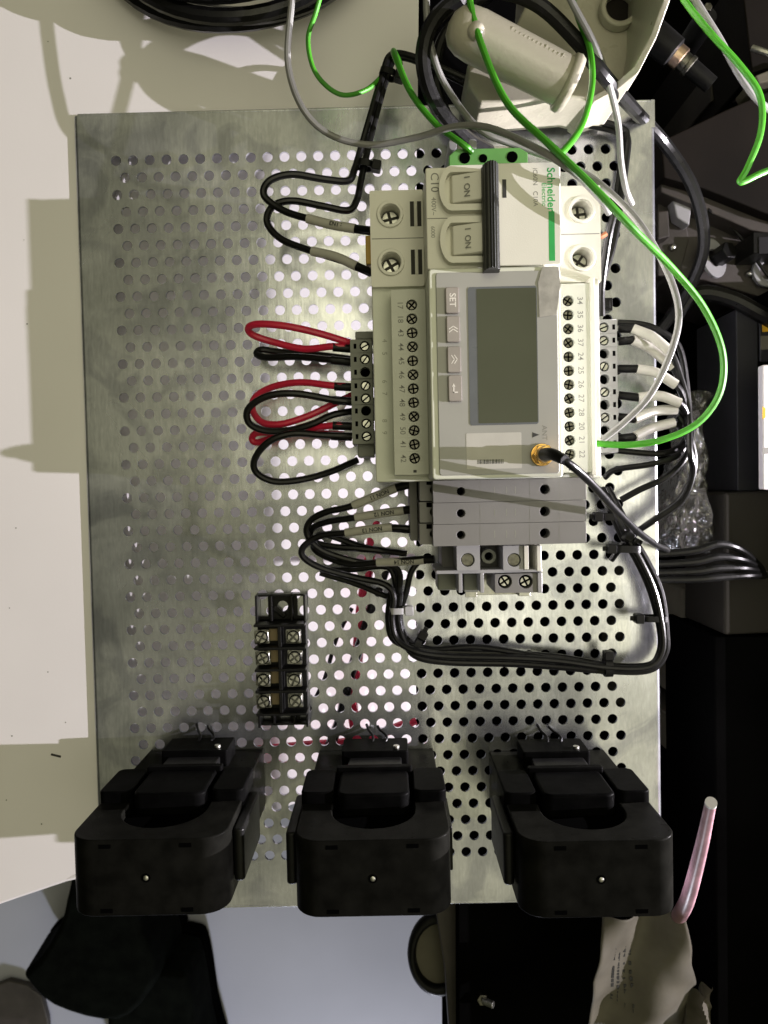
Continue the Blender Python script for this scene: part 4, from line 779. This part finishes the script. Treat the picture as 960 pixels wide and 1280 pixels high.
# brown beams
block('brown_beam', 'wide dark brown beam slanting across the upper right', 'beam', [(826, 176), (905, 138), (1010, 92), (1010, 282), (960, 268), (880, 236), (830, 222)], -150, -70, BROWN)
block('brown_beam', 'lower edge of grey brown channel under the wide dark beam', 'beam', [(826, 214), (880, 236), (1010, 280), (1010, 300), (940, 288), (880, 262), (826, 240)], -150, -78, BROWNL)
block('bolted_plate', 'grey brown steel plate carrying the washer bolt at the upper right', 'plate', [(822, 262), (880, 262), (1010, 300), (1010, 390), (880, 350), (835, 350), (822, 330)], -170, -92, BROWNL)
block('brown_post', 'brown upright post behind the twisted green wire', 'post', [(888, 58), (906, 54), (910, 120), (888, 128)], -260, -120, BROWNL)
block('grey_post', 'paler grey upright post beside the brown post at the upper right', 'post', [(916, 50), (936, 46), (940, 112), (918, 120)], -260, -110, TAN)
block('steel_offcut', 'pale steel plate corner behind the bent thick cable', 'bracket', [(840, 246), (866, 250), (862, 282), (846, 272)], -91, -82, GREYL)
block('steel_angle', 'small grey steel angle left of the bent thick cable', 'bracket', [(822, 264), (836, 262), (838, 296), (822, 300)], -90.5, -80, BROWNL)
q = P(885, 20, -60); t = thing('hose_fitting', 'black hose fitting with a pale tip at the top right', 'fitting', q.x, q.y, -90)
m = MB(); m.M = Matrix.Translation((q.x, q.y, -90)); m.lathe([(5.5, 0), (6, 4), (6, 22), (4.5, 25), (4.5, 30)], 24); m.build('fitting_body', BLACK, t, angle=50)
m = MB(); m.M = Matrix.Translation((q.x-1, q.y+3, -60)); m.cyl(0, 0, 2.2, -.5, 3, 6); m.build('fitting_tip', OLDM, t, bevel=.3)
m = MB(); m.tube([P(*p) for p in [(940, 60, -60), (952, 64, -58), (975, 72, -56)]], 1.6, 8); tag(m.build('bright_rod', METAL), 'short bright metal rod at the top right edge', 'rod')
m = MB(); m.tube([P(*p) for p in [(885, 262, -78), (920, 290, -86), (960, 345, -86), (985, 372, -86)]], .9, 8); tag(m.build('thin_dark_wire', WIRE), 'thin dark wire crossing the bolted plate beside the washer bolt', 'wire')
block('worn_bracket', 'pale worn bracket corner at the right edge under the twisted wires', 'bracket', [(944, 94), (1000, 72), (1000, 96), (948, 104)], -90, -66, TAN)
block('upper_brown_block', 'dark brown block at the top right edge', 'block', [(925, -40), (1010, -40), (1010, 70), (940, 92)], -260, -75, BROWN)
block('dark_support', 'dark olive support seen between the plate and the bent cable', 'support', [(822, 235), (850, 232), (862, 300), (850, 345), (822, 345)], -130, -91.5, BROWNL)
# washer bolt
q = P(893, 322, -84); t = thing('washer_bolt', 'black hex bolt with a broad pale washer on the bolted plate', 'bolt', q.x, q.y, -92)
Rb = Matrix.Translation(q) @ Matrix.Rotation(math.radians(20), 4, 'Y') @ Matrix.Rotation(math.radians(-12), 4, 'X')
m = MB(); m.M = Rb; m.M = m.M @ Matrix.Diagonal((.7, 1, 1, 1)); m.ring(0, 0, 11.5, 5, -2.0, 0, 36); m.build('washer', GREYL, t, bevel=.4)
m = MB(); m.M = Rb @ Matrix.Translation((2.5, 0, 0)); m.cyl(0, 0, 5.2, -1, 9, 6); m.build('hex_head', BLACK, t, bevel=.6)
for u, v, r, lab in ((841, 309, 2.0, 'small bright rivet beside the bent thick cable'), (937, 342, 1.8, 'small bright rivet right of the washer bolt')):
    q = P(u, v, -90); m = MB(); m.lathe([(r, -3), (r, 0), (r*.7, 1), (.1, 1.3)], 16); m.v = [x+Vector((q.x, q.y, -90)) for x in m.v]; tag(m.build('rivet', METAL, angle=60), lab, 'rivet')
q = P(962, 338, -88); m = MB(); m.ring(q.x, q.y, 9, 5, -91, -88, 30); tag(m.build('bright_ring', GREYL, bevel=.5), 'bright metal ring cut by the right edge of the photo', 'ring')
q = rect(942, 290, 985, 316, -70); m = MB(); m.box(*q, -92, -70); m.box(q[0]+2.5, q[1], q[2]-.5, q[3]-2.5, -70, -69.4, 1); tag(m.build('socket_corner', [BLACK, SLATE], bevel=.4), 'black socket housing at the right edge above the bolt ring', 'socket')
# black tool with ferrules at top right
A, B = P(800, 30, -40), P(842, 66, -40); ax = (B-A).normalized(); t = thing('black_plug', 'black cylindrical plug with two metal ferrules at the top right', 'plug', *A)
rot = ax.to_track_quat('Z', 'Y').to_matrix().to_4x4(); Lp = (B-A).length
m = MB(); m.M = Matrix.Translation(A) @ rot; m.lathe([(7, 0), (7.4, 2), (7.2, Lp), (5.6, Lp+1)], 28); m.build('plug_body', BLACK, t, angle=50)
m = MB(); m.M = Matrix.Translation(B) @ rot; m.lathe([(5.4, .5), (5.4, 5), (4.8, 5.4)], 28); m.build('ferrule', mat('warm_steel', (.62, .45, .33), .3, 1.), t, angle=50)
m = MB(); m.M = Matrix.Translation(B) @ rot; m.lathe([(4.4, 5), (4.4, 8.5), (4.9, 8.8), (4.9, 10.6), (4.2, 11)], 28); m.build('ferrule', OLDM, t, angle=50)
m = MB(); m.M = Matrix.Translation(B) @ rot; m.lathe([(4.2, 11), (4.0, 24)], 20); m.build('plug_tip', BLACK, t)
# tan posts
for k, (v0, v1, lab) in enumerate(((735, 800, 'tan square post at the right of the plate, uppermost of three'), (825, 878, 'tan square post at the right of the plate, middle of three'), (907, 956, 'tan square post at the right of the plate, lowest of three'))):
    block('tan_post', lab, 'post', [(852, v0), (893, v0), (893, v1), (852, v1)], -260, -95, TAN, 1, 'tan square posts right of the plate')
for v0, v1, lab in ((802, 820, 'short dark rail between the upper and middle tan posts'), (884, 904, 'short brownish rail between the middle and lower tan posts')):
    block('cross_rail', lab, 'rail', [(822, v0), (885, v0), (885, v1), (822, v1)], -259, -140, BROWN, 1)

# crumpled plastic bag
m = MB(); nu, nv = 46, 70; vs = []
U = [(848, 905, 486), (845, 892, 520), (846, 895, 560), (838, 893, 600), (826, 900, 640), (820, 907, 668), (826, 905, 690)]
def lerp_rows(t_):
    f = t_*(len(U)-1); i = min(int(f), len(U)-2); f -= i; return [U[i][k]*(1-f)+U[i+1][k]*f for k in range(3)]
for j in range(nv):
    a_, b_, v_ = lerp_rows(j/(nv-1))
    for i in range(nu):
        s_ = i/(nu-1); q = P(a_+(b_-a_)*s_, v_, -38); nn = noise.turbulence(Vector((q.x*.09, q.y*.07, 1.7)), 4, True)
        z = -50+14*math.sin(math.pi*s_)**.6*math.sin(math.pi*min(1, max(0, j/(nv-1))))**.5+10*(nn-.5)+3*noise.cell(Vector((q.x*.35, q.y*.3, 0)))*0
        vs.append((q.x+2.5*(noise.noise(q*.15)), q.y+2.5*noise.noise(q*.15+Vector((9, 0, 0))), z))
m.add(vs, [[j*nu+i, j*nu+i+1, (j+1)*nu+i+1, (j+1)*nu+i] for j in range(nv-1) for i in range(nu-1)])
pm = bpy.data.materials.new('crumpled_film'); pm.use_nodes = True; t_ = pm.node_tree; t_.nodes.remove(t_.nodes['Principled BSDF']); out = t_.nodes['Material Output']
tr = t_.nodes.new('ShaderNodeBsdfTransparent'); tr.inputs[0].default_value = (.85, .85, .83, 1); gl = t_.nodes.new('ShaderNodeBsdfGlossy'); gl.inputs['Roughness'].default_value = .12; gl.inputs[0].default_value = (.9, .9, .9, 1)
df = t_.nodes.new('ShaderNodeBsdfDiffuse'); df.inputs[0].default_value = (.4, .39, .36, 1); mx1 = t_.nodes.new('ShaderNodeMixShader'); mx2 = t_.nodes.new('ShaderNodeMixShader'); mx1.inputs[0].default_value = .45; mx2.inputs[0].default_value = .28
nn_ = t_.nodes.new('ShaderNodeTexNoise'); nn_.inputs['Scale'].default_value = 160; nn_.inputs['Detail'].default_value = 4; gg = t_.nodes.new('ShaderNodeNewGeometry'); t_.links.new(gg.outputs['Position'], nn_.inputs['Vector'])
bp_ = t_.nodes.new('ShaderNodeBump'); bp_.inputs['Strength'].default_value = .9; bp_.inputs['Distance'].default_value = .003; t_.links.new(nn_.outputs['Fac'], bp_.inputs['Height']); t_.links.new(bp_.outputs[0], gl.inputs['Normal'])
t_.links.new(gl.outputs[0], mx1.inputs[1]); t_.links.new(df.outputs[0], mx1.inputs[2]); t_.links.new(tr.outputs[0], mx2.inputs[1]); t_.links.new(mx1.outputs[0], mx2.inputs[2]); t_.links.new(mx2.outputs[0], out.inputs[0])
tag(m.build('plastic_bag', pm, angle=25), 'crumpled clear plastic bag right of the plate behind the green wire', 'plastic bag')
# pink tube and paper tag
t = thing('pink_sleeving', 'translucent pink sleeving standing up beside the lower right transformer', 'sleeving', *P(858, 1130, -20))
m = MB(); m.tube([P(*p) for p in [(846, 1150, -45), (860, 1122, -15), (876, 1062, 8), (888, 1006, 25)]], 2.6, 16, rv=lambda s: 3.9-1.6*s); m.build('sleeve_tube', PINK, t)
m = MB(); q = P(889, 1003, 26); m.tube([P(888, 1006, 24.5), P(889, 1003, 26.5)], 2.4, 14, sub=0); m.build('cut_end', PAPER, t)
m = MB(); nu, nv = 30, 36; vs = []; th = 1.0
Lx = [(757, 1150), (752, 1175), (748, 1200), (742, 1230), (744, 1262), (742, 1300)]; Rx = [(856, 1144), (862, 1180), (866, 1210), (876, 1240), (868, 1268), (862, 1300)]
for j in range(nv):
    f = j/(nv-1)*5; i0 = min(int(f), 4); f -= i0; la = [Lx[i0][k]*(1-f)+Lx[i0+1][k]*f for k in (0, 1)]; ra = [Rx[i0][k]*(1-f)+Rx[i0+1][k]*f for k in (0, 1)]
    for i in range(nu):
        s_ = i/(nu-1); q = P(la[0]*(1-s_)+ra[0]*s_, la[1]*(1-s_)+ra[1]*s_, -35)
        vs.append((q.x, q.y, -40+6*math.sin(s_*7+j*.12)+5*noise.noise(Vector((q.x*.06, q.y*.06, 3)))))
m.add(vs, [[j*nu+i, j*nu+i+1, (j+1)*nu+i+1, (j+1)*nu+i] for j in range(nv-1) for i in range(nu-1)])
t = thing('crumpled_paper_tag', 'crumpled beige paper tag with printed lines below the right transformer', 'paper tag', *P(800, 1210, -40))
o = m.build('paper_sheet', TAGP, t, angle=60); sm = o.modifiers.new('thickness', 'SOLIDIFY'); sm.thickness = .0005
for k, (u, s_) in enumerate(((782, 'AXI YUO MLC'), (790, 'CABLE MARK ID'), (798, 'AX TERMINAL'), (757, 'II A'))):
    pass
rr_ = random.Random(11); m = MB()
for u in (773, 781, 789, 797):
    v = 1195
    while v < 1278:
        L_ = rr_.uniform(2, 6); q = P(u, v, -31); q2 = P(u+3.4, v+L_, -31)
        m.box(q.x, q2.x, q2.y, q.y, -32.2, -32.0) if rr_.random() < .8 else None
        v += L_+rr_.uniform(1, 2)
# the print follows the crumpled sheet: drop each mark on it
for i, v in enumerate(m.v):
    pass
def tagz(x, y):
    best = min(vs, key=lambda p: (p[0]-x)**2+(p[1]-y)**2); return best[2]
for b0 in range(0, len(m.v), 8):
    cx = sum(m.v[b0+k].x for k in range(8))/8; cy = sum(m.v[b0+k].y for k in range(8))/8; z = tagz(cx, cy)
    for k in range(8): m.v[b0+k].z = z+(.7 if k >= 4 else .2)
m.build('printed_lines', INK, t)
m = MB(); vs2 = []; nu, nv = 14, 22
for j in range(nv):
    f = j/(nv-1)
    for i in range(nu):
        s_ = i/(nu-1); q = P(846+30*f+s_*(26+14*math.sin(f*5)), 1290-46*f+s_*(16-30*f), -38); vs2.append((q.x, q.y, -41+7*math.sin(s_*9+f*6)*(1-.5*s_)+6*noise.noise(Vector((q.x*.12, q.y*.12, 8)))))
m.add(vs2, [[j*nu+i, j*nu+i+1, (j+1)*nu+i+1, (j+1)*nu+i] for j in range(nv-1) for i in range(nu-1)]); tag(m.build('paper_scrap', TAGP, angle=50), 'small crumpled beige paper scrap at the lower right beside the printed tag', 'paper scrap')
# wheel and post below the plate
c = P(548, 1192, -150); t = thing('black_rimmed_wheel', 'wheel with black rim partly hidden below the middle transformer', 'wheel', c.x, c.y, -156)
m = MB(); prof = [(24*1.0+4*math.cos(a), 4*math.sin(a)) for a in [2*math.pi*i/14 for i in range(15)]]; m.lathe(prof[:-1]+[prof[0]], 48); m.f = m.f[:-2]; m.m = m.m[:-2]; m.v = [Vector((v.x*.72, v.y, v.z))+Vector((c.x, c.y, -150)) for v in m.v]; m.build('rim', BLACK, t, angle=80)
m = MB(); m.M = Matrix.Translation((c.x, c.y, 0)) @ Matrix.Diagonal((.72, 1, 1, 1)); m.cyl(0, 0, 22, -156, -150.5, 40); m.build('disc', TAN, t)
block('olive_post', 'pale olive strut crossing in front of the wheel below the plate', 'strut', [(540, 1110), (572, 1110), (574, 1300), (562, 1300), (556, 1210)], -142, -128, BROWNL, .8)
c = P(605, 1258, -100); t = thing('protruding_bolt', 'small shiny bolt in the dark area below the plate', 'bolt', c.x, c.y, -109)
m = MB(); m.M = Matrix.Translation((c.x, c.y, -109)); m.cyl(0, 0, 3.6, -1, 4, 6); m.build('hex_nut', OLDM, t, bevel=.4)
m = MB(); m.M = Matrix.Translation((c.x, c.y, -105)) @ Matrix.Rotation(math.radians(55), 4, 'Y'); m.cyl(0, 0, 2.0, 0, 7, 14); m.build('thread_end', METAL, t, bevel=.3)
# boots on the floor
def boot(label, outline, z0, z1):
    q = P(*outline[0], z1); t = thing('black_boot', label, 'boot', q.x, q.y, z0)
    m = MB(); sm_ = catmull([(u, v, 0) for u, v in outline+outline[:1]], 4)[:-1]; pts_ = bpoly([(p.x, p.y) for p in sm_], z1); m.prism(pts_, z0+25, z1, taper=.12); o = m.build('upper', CLOTH, t, bevel=14, seg=5)
    m = MB(); m.prism(pts_, z0, z0+24); m.build('sole', MBLACK, t, bevel=4); return t
boot('black boot toe at the lower left, on the grey floor', [(126, 1300), (128, 1256), (142, 1222), (178, 1206), (226, 1208), (240, 1226), (252, 1300), (262, 1400), (120, 1400)], -638, -545)
boot('black boot behind the other, half hidden under the left transformer', [(14, 1225), (42, 1200), (70, 1150), (80, 1110), (100, 1060), (190, 1060), (178, 1140), (196, 1190), (200, 1240), (150, 1290), (60, 1270)], -638, -520)
block('olive_cloth_patch', 'dull olive cloth corner on the floor at the lower left', 'cloth', [(-40, 1262), (-15, 1236), (10, 1226), (34, 1232), (52, 1246), (60, 1275), (62, 1330), (-40, 1330)], -639, -630, BROWNL, 2)
